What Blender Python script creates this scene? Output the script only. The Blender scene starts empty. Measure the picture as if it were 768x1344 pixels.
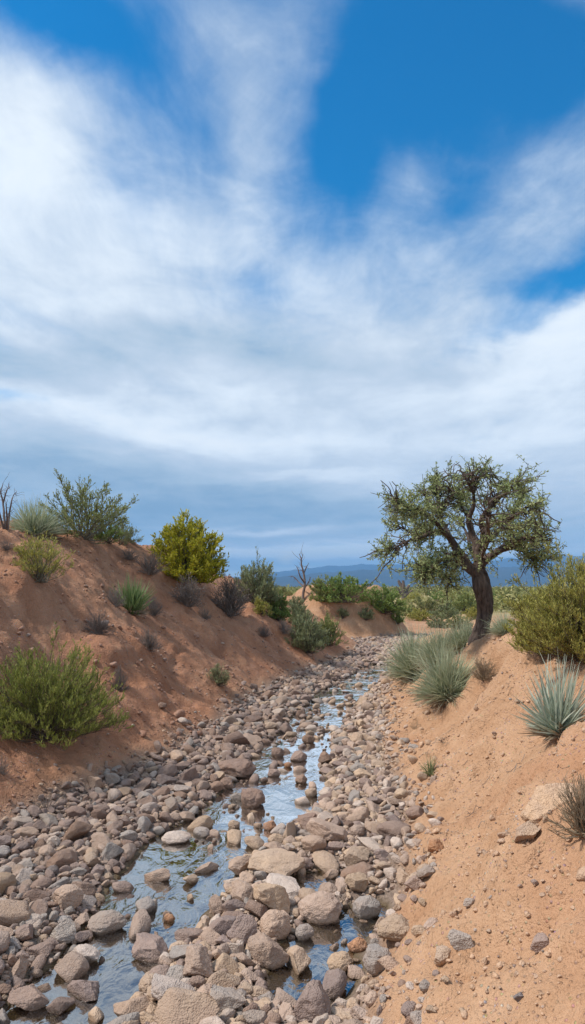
import bpy, math, random
import numpy as np
from mathutils import Vector

PI = math.pi
R = math.radians
rng = np.random.default_rng(7)
random.seed(7)
scene = bpy.context.scene
C = scene.collection

# ------------------------------------------------------------------ camera
EYE = 2.0
F = 900.0                     # focal length for a picture 768 wide
PITCH = math.atan(98 / 900)   # horizon sits a little below the middle
cam = bpy.data.cameras.new('camera')
cam.sensor_fit = 'HORIZONTAL'
cam.sensor_width = 36
cam.lens = 36 * F / 768
cam.clip_start = 0.05
cam.clip_end = 60000
camo = bpy.data.objects.new('camera', cam)
camo.location = (0, 0, EYE)
camo.rotation_euler = (PI / 2 + PITCH, 0, 0)
C.objects.link(camo)
scene.camera = camo
CP, SP = math.cos(PITCH), math.sin(PITCH)


def ray(px, py):
    a, b = (px - 384) / F, (672 - py) / F
    d = np.array([a, CP - b * SP, SP + b * CP])
    return d / np.linalg.norm(d)


def azel(px, py):
    d = ray(px, py)
    return math.degrees(math.atan2(d[0], d[1])), math.degrees(math.asin(d[2]))


def flat(px, py, z=0.0):
    d = ray(px, py)
    t = (z - EYE) / d[2]
    return d[0] * t, d[1] * t


def proj(x, y, z):
    dz = z - EYE
    w = y * CP + dz * SP
    return 384 + F * x / w, 672 - F * (-y * SP + dz * CP) / w, w


# ------------------------------------------------------------------ noise
_p = np.random.default_rng(3).permutation(256)
PERM = np.concatenate([_p, _p, _p])
_g = np.random.default_rng(4).normal(size=(256, 3))
GRAD = _g / np.linalg.norm(_g, axis=1)[:, None]


def noise3(x, y, z):
    x, y, z = np.broadcast_arrays(np.asarray(x, float), np.asarray(y, float), np.asarray(z, float))
    xi, yi, zi = np.floor(x).astype(int), np.floor(y).astype(int), np.floor(z).astype(int)
    xf, yf, zf = x - xi, y - yi, z - zi
    xi &= 255; yi &= 255; zi &= 255
    u, v, w = (t * t * t * (t * (t * 6 - 15) + 10) for t in (xf, yf, zf))

    def g(i, j, k):
        h = PERM[PERM[PERM[xi + i] + yi + j] + zi + k]
        gr = GRAD[h]
        return gr[..., 0] * (xf - i) + gr[..., 1] * (yf - j) + gr[..., 2] * (zf - k)

    def l(a, b, t): return a + t * (b - a)
    return l(l(l(g(0, 0, 0), g(1, 0, 0), u), l(g(0, 1, 0), g(1, 1, 0), u), v),
             l(l(g(0, 0, 1), g(1, 0, 1), u), l(g(0, 1, 1), g(1, 1, 1), u), v), w)


def fbm(x, y, z=0.0, oct=4, gain=.5):
    s, a, f = 0, 1, 1
    for i in range(oct):
        s = s + a * noise3(np.asarray(x) * f + 17.3 * i, np.asarray(y) * f + 5.1 * i, np.asarray(z) * f)
        a *= gain; f *= 2.03
    return s


def sstep(a, b, x):
    t = np.clip((x - a) / (b - a), 0, 1)
    return t * t * (3 - 2 * t)


def table(pts):
    k = np.array([p[0] for p in pts], float)
    v = np.array([p[1] for p in pts], float)
    g = np.linspace(-10, 90, 1001)
    s = np.interp(g, k, v)
    ker = np.exp(-np.linspace(-2, 2, 15) ** 2); ker /= ker.sum()
    s = np.convolve(np.pad(s, 7, mode='edge'), ker, mode='valid')
    return lambda y: np.interp(y, g, s)


# ------------------------------------------------------------------ the lie of the land
toeL = table([(1, -2.4), (3.4, -2.35), (5.5, -2.15), (7, -1.62), (8.1, -1.22), (10, -.88), (12.3, -.5), (14.5, .12), (16.8, .85), (19, 1.6),
              (21, 2.12), (23, 2.3), (25, 2.25), (26, 2.9), (27, 4.1), (28, 4.9), (30, 5.3), (35, 6.0), (45, 7.6), (70, 12)])
toeR = table([(1, .0), (3.4, .22), (4.45, .55), (5.3, .78), (6.7, .84), (9.8, 1.08), (12.5, 1.48), (15.4, 2.05), (18.6, 2.6), (21, 3.0),
              (23, 3.7), (25, 4.5), (27, 5.7), (30, 6.7), (35, 7.6), (45, 9.2), (70, 14)])
wL = table([(1, 4.8), (10, 4.5), (12.5, 4.2), (16, 3.9), (18.5, 3.65), (20, 3.5), (21.5, 3.1), (23.5, 2.2), (26, 2), (60, 2)])
hL = table([(1, 3.3), (10, 3.2), (12.5, 3.1), (14.5, 3.05), (16.5, 2.85), (18.5, 2.35), (20, 2.1), (21.5, 1.75), (23.5, 1.2), (25.2, .7), (27, .5), (60, .4)])
wR = table([(1, 2.35), (8, 2.3), (12, 2.4), (14, 2.4), (16, 2.3), (18, 2.0), (21, 1.5), (60, 1.5)])
hR = table([(1, 1.9), (8, 1.74), (10, 1.52), (12, 1.25), (14, .98), (16, .8), (18, .62), (21, .5), (25, .45), (60, .4)])
PLAIN = .35

CHAN = [[(500, 874, 26), (462, 900, 48), (424, 935, 58), (402, 965, 58), (380, 1000, 86), (360, 1040, 104), (322, 1075, 108), (268, 1112, 112),
         (222, 1160, 116), (180, 1220, 104), (135, 1270, 100), (95, 1320, 112), (45, 1375, 130)],
        [(500, 1196, 24), (440, 1230, 64), (408, 1262, 60), (450, 1290, 88), (478, 1303, 50)],
        [(376, 1166, 18), (430, 1158, 30)], [(405, 1258, 30), (380, 1292, 40)]]
SEGS = []
for line in CHAN:
    w = [(*flat(px, py), wd / 2 * flat(px, py)[1] / F) for px, py, wd in line]
    SEGS += list(zip(w[:-1], w[1:]))


def chan_sd(x, y):
    """signed distance to the edge of the running water, negative inside"""
    sd = np.full(np.shape(x), 9.0)
    m = (y > 1) & (y < 26) & (np.abs(x) < 6)
    if m.any():
        X, Y = x[m], y[m]
        b = np.full(X.shape, 9.0)
        for (ax, ay, aw), (bx, by, bw) in SEGS:
            dx, dy = bx - ax, by - ay
            t = np.clip(((X - ax) * dx + (Y - ay) * dy) / (dx * dx + dy * dy), 0, 1)
            b = np.minimum(b, np.hypot(X - ax - t * dx, Y - ay - t * dy) - (aw + t * (bw - aw)))
        sd[m] = b
    return sd


def land(x, y, detail=True, full=False):
    x = np.asarray(x, float); y = np.asarray(y, float)
    yy = np.clip(y, 1, 80)
    tl, tr = toeL(yy), toeR(yy)
    wob = .16 * noise3(x * .9, y * .9, 3.3) + .08 * noise3(x * 2.7, y * 2.7, 1.3)
    sl = tl - x + wob                       # metres up the left bank
    sr = x - tr + wob
    sd = chan_sd(x, y) - .16 + .10 * noise3(x * 2.2, y * 2.2, 8.1)
    bed = .022 + np.clip(sd * .34, -.062, .05) + .016 * noise3(x * 1.7, y * 1.7, .5) + .012 * noise3(x * 6, y * 6, .9)
    bed = bed + .03 * sstep(.1, -.5, sl) * 0

    def bank(s, w, h, sharp):
        t = s / w
        t = (np.sqrt(t * t + .0016) + t) / 2
        k = sharp
        u = t * 1.06
        d = np.clip(.5 + .5 * (1 - u) / k, 0, 1)      # smooth minimum of u and 1
        f = 1 * (1 - d) + u * d - k * d * (1 - d)
        far = np.maximum(s - w, 0)
        hh = PLAIN + (h - PLAIN) * np.exp(-(far / 16) ** 2)
        return np.maximum(f, 0) * hh
    bl = bank(sl, wL(yy), hL(yy), .16)
    br = bank(sr, wR(yy), hR(yy), .26)
    fade = sstep(75, 48, y)
    z = bed + (bl + br) * fade + PLAIN * (1 - fade)
    # second mound at the bend
    q = ((x - 2.0) / 2.9) ** 2 + ((y - 28.6) / 2.5) ** 2
    q2 = ((x + .6) / 3.2) ** 2 + ((y - 29.5) / 2.6) ** 2
    mound = 1.5 * sstep(1.0, .22, q * (1 + .25 * noise3(x * .8, y * .8, 2.2)))
    mound = np.maximum(mound, 1.05 * sstep(1.0, .2, q2))
    z = z + mound
    soil = np.clip(np.maximum(np.maximum(sstep(26.5, 28.5, y), sstep(.02, .3, sl)), sstep(.0, .25, sr)) + sstep(.03, .2, mound), 0, 1)
    if detail:
        far = sstep(60, 20, np.abs(y)) * .85 + .15
        inl = sstep(0, 1.2, sl); inr = sstep(0, .8, sr)
        slope_l = inl * sstep(1.35, .9, sl / wL(yy)); slope_r = inr * sstep(1.5, .9, sr / wR(yy))
        n1 = fbm(x * .9, y * .9, 4.0, 4)
        z = z + soil * far * .10 * n1
        # rills that run down the banks and small slumps
        g1 = np.abs(noise3(y * 1.25 + .6 * noise3(x * .7, y * .7, 1), x * .28, 6.2))
        z = z - slope_l * .22 * np.clip(.22 - g1, 0, 1) / .22 * (.4 + .6 * sstep(-.1, .3, noise3(x * .5, y * .3, 9.)))
        g2 = np.abs(noise3((y * .9 + x * .5) * 1.5 + .5 * noise3(x, y, 1.7), x * .35 - y * .15, 2.2))
        z = z - slope_r * .13 * np.clip(.2 - g2, 0, 1) / .2
        f1 = noise3(y * 4.2 + x * .9 + .8 * noise3(x * 1.1, y * 1.1, 2), x * .55, 15.2)
        f2 = noise3(y * 10.5 + x * 2 + noise3(x * 2, y * 2, 4), x * 1.5, 25.2)
        z = z + (slope_l + slope_r) * sstep(22, 8, y) * (.048 * f1 + .022 * f2)
        ter = noise3(x * 1.3, y * .55, 5.5)
        z = z + (slope_l * .15 + slope_r * .11) * np.tanh(ter * 7) * .6
        q1 = fbm(x * 2.2 + .4 * y, y * 1.5, 21.0, 3)
        q2 = fbm(x * 5.5, y * 4.0, 31.0, 3)
        for s_, at, hgt, sd0 in ((sr, 1.40, .10, 3.), (sr, .75, .05, 9.), (sl, 1.15, .10, 14.), (sl, 2.5, .14, 19.)):
            s0 = at + .42 * noise3(y * .55, sd0, 1.) + .13 * noise3(y * 2.3, x * .6, sd0) + .05 * noise3(y * 7., x * 2., sd0)
            on = sstep(-.12, .18, noise3(y * .8, sd0, 7.7)) * sstep(22, 14, y)
            z = z + on * hgt * (sstep(s0 - .05, s0 + .03, s_) - sstep(s0 + .05, s0 + 1.1, s_))
        wide = sstep(26, 9, np.abs(y))
        z = z + soil * wide * (.05 * np.tanh(q1 * 9) * .5 + .026 * np.tanh(q2 * 8) * .5) * np.clip(.35 + inl + inr, 0, 1)
        pit = noise3(x * 4.1, y * 3.3, 44.0)
        z = z - soil * wide * .05 * sstep(.36, .55, pit)
        near = sstep(16, 5, np.abs(y))
        rough = fbm(x * 7, y * 7, 2.7, 3)
        z = z + soil * near * ((.034 + .016 * inr) * rough + (.020 + .008 * inr) * fbm(x * 17, y * 17, 1.1, 2)) + (1 - near) * soil * far * .02 * rough
        cl = noise3(x * 9, y * 9, 7.7)
        z = z + soil * near * .02 * sstep(.22, .5, cl)
    if full:
        return z, soil, sd, sl, sr
    return z


def ground_at(px, py):
    d = ray(px, py)
    t = np.concatenate([np.arange(2.5, 40, .02), np.arange(40, 400, .25)])
    zz = EYE + d[2] * t - land(d[0] * t, d[1] * t)
    i = np.argmax(zz < 0)
    if zz[i] >= 0:
        i = len(t) - 1
    x, y = d[0] * t[i], d[1] * t[i]
    return np.array([x, y, float(land(x, y))])


# ------------------------------------------------------------------ mesh helpers
def make_mesh(name, V, Fs, attrs=None, smooth=True):
    V = np.ascontiguousarray(V, np.float32)
    if not isinstance(Fs, (list, tuple)):
        Fs = [Fs]
    Fs = [np.asarray(f, np.int32) for f in Fs if len(f)]
    me = bpy.data.meshes.new(name)
    me.vertices.add(len(V)); me.vertices.foreach_set('co', V.ravel())
    loops = np.concatenate([f.ravel() for f in Fs])
    tot = np.concatenate([np.full(len(f), f.shape[1], np.int32) for f in Fs])
    st = np.concatenate([[0], np.cumsum(tot)[:-1]]).astype(np.int32)
    me.loops.add(len(loops)); me.loops.foreach_set('vertex_index', loops)
    me.polygons.add(len(tot)); me.polygons.foreach_set('loop_start', st)
    try:
        me.polygons.foreach_set('loop_total', tot)
    except Exception:
        pass
    me.polygons.foreach_set('use_smooth', np.full(len(tot), smooth, bool))
    for k, v in (attrs or {}).items():
        v = np.asarray(v, np.float32)
        if v.ndim == 1:
            a = me.attributes.new(k, 'FLOAT', 'POINT'); a.data.foreach_set('value', v)
        else:
            a = me.attributes.new(k, 'FLOAT_COLOR', 'POINT')
            a.data.foreach_set('color', np.concatenate([v, np.ones((len(v), 1), np.float32)], 1).ravel())
    me.update(calc_edges=True)
    return me


def link(name, me, mat=None, parent=None, loc=None):
    if mat is not None and not me.materials:
        me.materials.append(mat)
    o = bpy.data.objects.new(name, me)
    C.objects.link(o)
    if parent is not None:
        o.parent = parent
    if loc is not None:
        o.location = loc
    return o


def tag(o, label=None, cat=None, group=None, kind=None):
    if label: o['label'] = label
    if cat: o['category'] = cat
    if group: o['group'] = group
    if kind: o['kind'] = kind
    return o


def empty(name, loc, label, cat, group=None, rz=0.0):
    o = bpy.data.objects.new(name, None)
    o.empty_display_size = .1
    C.objects.link(o)
    o.location = loc; o.rotation_euler = (0, 0, rz)
    return tag(o, label, cat, group)


class MB:
    """collects pieces of one mesh"""
    def __init__(s): s.V = []; s.F = {}; s.T = []; s.n = 0
    def add(s, V, Fc, tone=0.5):
        V = np.asarray(V, float).reshape(-1, 3)
        Fc = np.asarray(Fc)
        s.V.append(V); s.F.setdefault(Fc.shape[1], []).append(Fc + s.n)
        s.T.append(np.broadcast_to(np.asarray(tone, float), (len(V),)).copy()); s.n += len(V)
    def mesh(s, name, smooth=True):
        return make_mesh(name, np.concatenate(s.V), [np.concatenate(f) for f in s.F.values()], {'tone': np.concatenate(s.T)}, smooth)
    def arrays(s):
        return np.concatenate(s.V), [np.concatenate(f) for f in s.F.values()], np.concatenate(s.T)


def unit(a):
    return a / np.maximum(np.linalg.norm(a, axis=-1, keepdims=True), 1e-9)


def tubes(P, Rd, sides=4):
    """P (N,K,3), Rd (N,K): N open tubes with K rings each"""
    N, K, _ = P.shape
    T = unit(np.gradient(P, axis=1))
    ref = np.where(np.abs(T[..., 2:3]) > .9, np.array([1., 0, 0]), np.array([0, 0, 1.]))
    A = unit(np.cross(T, ref)); B = np.cross(T, A)
    ang = np.arange(sides) * 2 * PI / sides
    V = P[:, :, None] + Rd[:, :, None, None] * (A[:, :, None] * np.cos(ang)[:, None] + B[:, :, None] * np.sin(ang)[:, None])
    i = np.arange(N)[:, None, None] * K * sides + np.arange(K - 1)[None, :, None] * sides
    j = np.arange(sides)[None, None, :]; j2 = (j + 1) % sides
    Fc = np.stack([i + j, i + j2, i + sides + j2, i + sides + j], -1).reshape(-1, 4)
    return V.reshape(-1, 3), Fc


def leaves(P, D, L, W, g):
    N = len(P)
    D = unit(D)
    S = unit(np.cross(D, g.normal(size=(N, 3))))
    L = np.broadcast_to(L, (N,))[:, None]; W = np.broadcast_to(W, (N,))[:, None]
    V = np.stack([P, P + D * L * .5 + S * W * .5, P + D * L, P + D * L * .5 - S * W * .5], 1)
    return V.reshape(-1, 3), np.arange(N * 4).reshape(N, 4)


def blades(P, D, L, W, bend, g, K=5, point=.9):
    """flat tapered curved strips"""
    N = len(P)
    D = unit(D)
    t = np.linspace(0, 1, K)
    L = np.broadcast_to(L, (N,)); W = np.broadcast_to(W, (N,))
    bend = np.asarray(bend).reshape(-1, 3) * np.ones((N, 1))
    c = P[:, None] + D[:, None] * (L[:, None, None] * t[None, :, None]) + bend[:, None] * (L[:, None, None] * (t ** 2)[None, :, None])
    tan = unit(np.gradient(c, axis=1))
    S = unit(np.cross(tan, (D + .5 * g.normal(size=(N, 3)))[:, None] * np.array([1, 1, .2]) + 1e-3))
    wd = (W[:, None] * (1 - point * t ** 1.6)[None])[..., None] * .5
    V = np.stack([c - S * wd, c + S * wd], 2)
    i = np.arange(N)[:, None] * K * 2 + np.arange(K - 1)[None] * 2
    Fc = np.stack([i, i + 1, i + 3, i + 2], -1).reshape(-1, 4)
    return V.reshape(-1, 3), Fc, np.repeat(t[None], N, 0).repeat(2, 1).ravel()


def catmull(P, n):
    P = np.asarray(P, float)
    Q = np.vstack([2 * P[0] - P[1], P, 2 * P[-1] - P[-2]])
    out = []
    for i in range(len(P) - 1):
        p0, p1, p2, p3 = Q[i:i + 4]
        for t in np.linspace(0, 1, n, endpoint=False):
            out.append(.5 * (2 * p1 + (p2 - p0) * t + (2 * p0 - 5 * p1 + 4 * p2 - p3) * t * t + (3 * p1 - p0 - 3 * p2 + p3) * t ** 3))
    out.append(P[-1])
    return np.array(out)


# ------------------------------------------------------------------ materials
class NT:
    def __init__(s, tree): s.t = tree; s.n = tree.nodes; s.l = tree.links
    def add(s, kind, **kw):
        nd = s.n.new(kind)
        ins = kw.pop('ins', {})
        for k, v in kw.items(): setattr(nd, k, v)
        for k, v in ins.items(): s.set(nd, k, v)
        return nd
    def set(s, nd, k, v):
        sock = nd.inputs[k]
        if isinstance(v, bpy.types.NodeSocket): s.l.new(v, sock)
        else:
            if hasattr(sock.default_value, '__len__') and not isinstance(v, str) and len(sock.default_value) == 4 and len(v) == 3: v = (*v, 1)
            sock.default_value = v
    def math(s, op, a, b=0.0, c=None, clamp=False):
        nd = s.add('ShaderNodeMath', operation=op, use_clamp=clamp)
        s.set(nd, 0, a); s.set(nd, 1, b)
        if c is not None: s.set(nd, 2, c)
        return nd.outputs[0]
    def mix(s, f, a, b, blend='MIX'):
        nd = s.add('ShaderNodeMix', data_type='RGBA', blend_type=blend)
        s.set(nd, 0, f); s.set(nd, 6, a); s.set(nd, 7, b)
        return nd.outputs[2]
    def ramp(s, f, stops, interp='LINEAR'):
        nd = s.add('ShaderNodeValToRGB'); nd.color_ramp.interpolation = interp
        e = nd.color_ramp.elements
        while len(e) < len(stops): e.new(.5)
        for el, (p, c) in zip(e, stops):
            el.position = p; el.color = (*c, 1) if len(c) == 3 else c
        s.set(nd, 0, f)
        return nd.outputs[0]
    def noise(s, vec, scale, detail=4, rough=.55, dist=0.0, out=0):
        nd = s.add('ShaderNodeTexNoise', ins={'Scale': scale, 'Detail': detail, 'Roughness': rough, 'Distortion': dist})
        if vec is not None: s.l.new(vec, nd.inputs['Vector'])
        return nd.outputs[out]
    def mapr(s, v, a, b, c=0.0, d=1.0):
        nd = s.add('ShaderNodeMapRange', ins={0: v, 1: a, 2: b, 3: c, 4: d})
        return nd.outputs[0]
    def attr(s, name, out=2):
        return s.add('ShaderNodeAttribute', attribute_name=name).outputs[out]


def material(name):
    m = bpy.data.materials.new(name)
    m.use_nodes = True
    t = NT(m.node_tree)
    t.n.clear()
    out = t.add('ShaderNodeOutputMaterial')
    return m, t, out


def principled(t, out, **ins):
    b = t.add('ShaderNodeBsdfPrincipled', ins=ins)
    t.l.new(b.outputs[0], out.inputs['Surface'])
    return b


def plant_mat(name, c0, c1, c2, rough=.6, trans=.25):
    """leaf colours by the leaf's own random tone"""
    m, t, out = material(name)
    tone = t.attr('tone')
    col = t.ramp(tone, [(0, c0), (.5, c1), (1, c2)])
    b = t.add('ShaderNodeBsdfPrincipled', ins={'Base Color': col, 'Roughness': rough, 'Specular IOR Level': .25})
    tr = t.add('ShaderNodeBsdfTranslucent', ins={'Color': col})
    mx = t.add('ShaderNodeMixShader', ins={0: trans, 1: b.outputs[0], 2: tr.outputs[0]})
    t.l.new(mx.outputs[0], out.inputs['Surface'])
    return m


def bark_mat(name, ca, cb, scale=14.0, bump=.6):
    m, t, out = material(name)
    tc = t.add('ShaderNodeTexCoord')
    mp = t.add('ShaderNodeMapping', ins={'Vector': tc.outputs['Object'], 'Scale': (scale, scale, scale * .16)})
    n = t.noise(mp.outputs[0], 1.0, 6, .65, .6)
    v = t.noise(tc.outputs['Object'], 2.4, 3)
    col = t.mix(t.mapr(n, .3, .72), ca, cb)
    col = t.mix(t.mapr(v, .35, .7, 0, .5), col, tuple(x * .6 for x in ca))
    bp = t.add('ShaderNodeBump', ins={'Strength': bump, 'Distance': .03, 'Height': n})
    principled(t, out, **{'Base Color': col, 'Roughness': .9, 'Specular IOR Level': .15, 'Normal': bp.outputs[0]})
    return m


def stone_mat(name, use_object):
    m, t, out = material(name)
    tc = t.add('ShaderNodeTexCoord')
    geo = t.add('ShaderNodeNewGeometry')
    if use_object:
        oi = t.add('ShaderNodeObjectInfo')
        base = oi.outputs['Color']
    else:
        base = t.attr('stone', 0)
    pos = geo.outputs['Position']
    n1 = t.noise(pos, 11, 5, .6)
    n2 = t.noise(pos, 55, 4, .7)
    n3 = t.noise(pos, 3.1, 2)
    vor = t.add('ShaderNodeTexVoronoi', ins={'Vector': pos, 'Scale': 130.0})
    col = t.mix(t.mapr(n1, .38, .66), base, (.39, .295, .245))
    col = t.mix(.35, base, col)
    col = t.mix(t.mapr(n2, .45, .75, 0, .55), col, t.mix(1.0, col, (.52, .46, .43), 'MULTIPLY'))
    col = t.mix(t.mapr(vor.outputs['Distance'], .0, .22, .3, 0), col, (.5, .45, .41))
    col = t.mix(t.mapr(n3, .5, .68, 0, .35), col, (.40, .27, .20))
    # wet and silt-dark just above the water
    z = t.add('ShaderNodeSeparateXYZ', ins={0: pos}).outputs[2]
    near = t.attr('wet') if not use_object else 1.0
    wz = t.math('ADD', z, t.math('MULTIPLY', t.math('SUBTRACT', n1, .5), .03))
    wet = t.mapr(wz, .010, .034, 1, 0)
    col = t.mix(t.math('MULTIPLY', wet, .75), col, t.mix(1.0, col, (.42, .36, .30), 'MULTIPLY'))
    rough = t.mapr(wet, 0, 1, .86, .35)
    h = t.math('ADD', t.math('MULTIPLY', n1, 1.0), t.math('MULTIPLY', n2, .45))
    h = t.math('ADD', h, t.math('MULTIPLY', vor.outputs['Distance'], .25))
    bp = t.add('ShaderNodeBump', ins={'Strength': .9, 'Distance': .02, 'Height': h})
    principled(t, out, **{'Base Color': col, 'Roughness': rough, 'Specular IOR Level': .3, 'Normal': bp.outputs[0]})
    return m


def ground_mat():
    m, t, out = material('earth')
    geo = t.add('ShaderNodeNewGeometry')
    pos = geo.outputs['Position']
    soil, red, plain = t.attr('soil'), t.attr('red'), t.attr('plain')
    n0 = t.noise(pos, .7, 4, .6)
    n1 = t.noise(pos, 3.0, 6, .62)
    n2 = t.noise(pos, 34, 4, .6)
    n3 = t.noise(pos, 110, 2, .5)
    vor = t.add('ShaderNodeTexVoronoi', ins={'Vector': pos, 'Scale': 38.0, 'Randomness': 1.0})
    tan = t.mix(t.mapr(n1, .3, .7), (.425, .24, .135), (.55, .345, .215))
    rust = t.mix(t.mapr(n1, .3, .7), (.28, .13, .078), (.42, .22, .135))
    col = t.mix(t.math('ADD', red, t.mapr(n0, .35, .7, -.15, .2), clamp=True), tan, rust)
    col = t.mix(t.mapr(n0, .52, .75, 0, .45), col, (.43, .20, .10))
    # pale grit and dark bits in the soil
    col = t.mix(t.mapr(n2, .58, .76, 0, .6), col, t.mix(1.0, col, (.62, .56, .52), 'MULTIPLY'))
    grit = t.math('MULTIPLY', t.mapr(vor.outputs['Distance'], .12, .3, 1, 0), t.mapr(n1, .45, .62))
    col = t.mix(t.math('MULTIPLY', grit, .5), col, t.mix(.5, vor.outputs['Color'], (.62, .46, .36)))
    # gravel bed: silt between the stones
    bedc = t.mix(t.mapr(n2, .35, .65), (.17, .125, .10), (.33, .25, .20))
    z = t.add('ShaderNodeSeparateXYZ', ins={0: pos}).outputs[2]
    bedc = t.mix(t.mapr(z, .0, .03, 1, 0), bedc, (.13, .095, .055))
    col = t.mix(soil, bedc, col)
    # the far plain carries dry grass between its bushes
    gr = t.mix(t.mapr(t.noise(pos, .09, 6, .7), .35, .65), (.24, .23, .09), (.36, .31, .16))
    col = t.mix(t.math('MULTIPLY', plain, t.mapr(t.noise(pos, .25, 5, .7), .38, .56, .25, 1)), col, gr)
    nb = t.noise(pos, 9, 3, .5)
    h = t.math('ADD', t.math('MULTIPLY', nb, .55), t.math('MULTIPLY', n2, .35))
    h = t.math('ADD', h, t.math('MULTIPLY', n3, .16))
    h = t.math('ADD', h, t.mapr(vor.outputs['Distance'], .05, .32, .16, 0))
    bp = t.add('ShaderNodeBump', ins={'Strength': .9, 'Distance': .075, 'Height': h})
    principled(t, out, **{'Base Color': col, 'Roughness': .95, 'Specular IOR Level': .1, 'Normal': bp.outputs[0]})
    return m


def water_mat():
    m, t, out = material('water')
    geo = t.add('ShaderNodeNewGeometry')
    pos = geo.outputs['Position']
    mp = t.add('ShaderNodeMapping', ins={'Vector': pos, 'Rotation': (0, 0, R(8)), 'Scale': (1.5, .8, 1)})
    n1 = t.noise(mp.outputs[0], 5, 3, .5, 1.0)
    n2 = t.noise(mp.outputs[0], 30, 3, .6, .4)
    h = t.math('ADD', n1, t.math('MULTIPLY', n2, .09))
    calm = t.mapr(t.noise(pos, 1.3, 2), .38, .62, .25, 1)
    h = t.math('MULTIPLY', h, calm)
    bp = t.add('ShaderNodeBump', ins={'Strength': .42, 'Distance': .05, 'Height': h})
    fr = t.add('ShaderNodeFresnel', ins={'IOR': 1.36, 'Normal': bp.outputs[0]})
    tr = t.add('ShaderNodeBsdfTransparent', ins={'Color': (.74, .71, .58, 1)})
    gl = t.add('ShaderNodeBsdfGlossy', ins={'Color': (1, 1, 1, 1), 'Roughness': .04, 'Normal': bp.outputs[0]})
    mx = t.add('ShaderNodeMixShader', ins={0: t.math('MULTIPLY_ADD', fr.outputs[0], 3.8, .10, clamp=True), 1: tr.outputs[0], 2: gl.outputs[0]})
    t.l.new(mx.outputs[0], out.inputs['Surface'])
    return m


# ------------------------------------------------------------------ ground sheet
def axis(parts):
    out = [parts[0][0]]
    for a, b, s0, s1 in parts:
        v = a
        while v < b - 1e-6:
            f = (v - a) / (b - a)
            v = min(b, v + s0 * (s1 / s0) ** f)
            out.append(v)
    return np.array(out)


ys = axis([(-300, -8, 40, 2.0), (-8, 2.2, 1.2, .05), (2.2, 9, .026, .034), (9, 32, .036, .17), (32, 120, .2, 6), (120, 10500, 7, 700)])
xp = axis([(0, 3.4, .028, .032), (3.4, 9, .034, .16), (9, 60, .18, 4), (60, 9000, 5, 600)])
xn = axis([(0, 3.2, .028, .032), (3.2, 9, .034, .11), (9, 60, .13, 4), (60, 9000, 5, 600)])
xs = np.concatenate([-xn[::-1], xp[1:]])
GX, GY = np.meshgrid(xs, ys)
gz, gsoil, gsd, gsl, gsr = land(GX.ravel(), GY.ravel(), full=True)
plainm = np.maximum(sstep(30, 42, GY.ravel()), np.maximum(sstep(6, 12, gsl), sstep(3.4, 7, gsr)))
washm = (gsl < .3) & (gsr < .3)
plainm = np.where(washm & (GY.ravel() < 60), 0, plainm)
gsoil = np.where(GY.ravel() > 34, np.maximum(gsoil, sstep(24, 34, GY.ravel())), gsoil)
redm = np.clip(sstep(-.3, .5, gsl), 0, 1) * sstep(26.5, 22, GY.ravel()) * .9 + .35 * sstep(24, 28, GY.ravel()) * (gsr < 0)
nx, ny = len(xs), len(ys)
ii = np.arange(ny - 1)[:, None] * nx + np.arange(nx - 1)[None]
GF = np.stack([ii, ii + 1, ii + nx + 1, ii + nx], -1).reshape(-1, 4)
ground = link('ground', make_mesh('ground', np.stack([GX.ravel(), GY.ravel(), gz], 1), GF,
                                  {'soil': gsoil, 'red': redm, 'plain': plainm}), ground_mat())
tag(ground, 'reddish sandy earth of the gully banks and the plain behind', kind='structure')

# ------------------------------------------------------------------ water sheet
wy = np.arange(-4, 24, .08)
cols = []
for y in wy:
    yy = max(y, 1)
    cols.append(np.stack([np.linspace(float(toeL(yy)) - .05, float(toeR(yy)) + .05, 30), np.full(30, y), np.zeros(30)], 1))
WV = np.concatenate(cols)
ii = np.arange(len(wy) - 1)[:, None] * 30 + np.arange(29)[None]
water = link('water', make_mesh('water', WV, np.stack([ii, ii + 1, ii + 31, ii + 30], -1).reshape(-1, 4)), water_mat())
tag(water, 'shallow clear stream water reflecting the cloudy sky', kind='structure')

# ------------------------------------------------------------------ hills
def hill(name, dist, prof, depth, mat, label, seed):
    """prof: (px, py of the skyline) at that distance"""
    k = np.array(prof, float)
    ang = np.linspace(-50, 50, 500)
    px = 384 + F * np.tan(np.radians(ang))
    top = (770 - np.interp(px, k[:, 0], k[:, 1])) / F * dist / np.cos(np.radians(ang)) * .97
    top = top * (1 + .10 * fbm(ang * .6, seed, 0, 4)) + 12 * noise3(ang * 2.2, seed, 1)
    nr = 36
    V = []
    for r in range(nr):
        f = r / (nr - 1)
        s = np.sin(PI * min(f * 1.25, 1) / 2) ** 1.15 if f < .8 else 1 - .9 * ((f - .8) / .2) ** 2
        d = dist - depth + depth * f * 1.25
        x = np.sin(np.radians(ang)) * d / np.cos(np.radians(ang)); y = np.full_like(ang, d)
        ero = 1 - .30 * np.abs(noise3(ang * 1.7 + .8 * noise3(ang * .8, f * 2, 3), f * 1.2, seed + 2)) * (1 - abs(2 * f - 1.6)) * (f < .8)
        V.append(np.stack([x, y, top * s * ero - 1.2 * (1 - s)], 1))
    V = np.concatenate(V)
    m = len(ang)
    i2 = np.arange(nr - 1)[:, None] * m + np.arange(m - 1)[None]
    o = link(name, make_mesh(name, V, np.stack([i2, i2 + 1, i2 + m + 1, i2 + m], -1).reshape(-1, 4)), mat)
    return tag(o, label, kind='structure')


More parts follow.
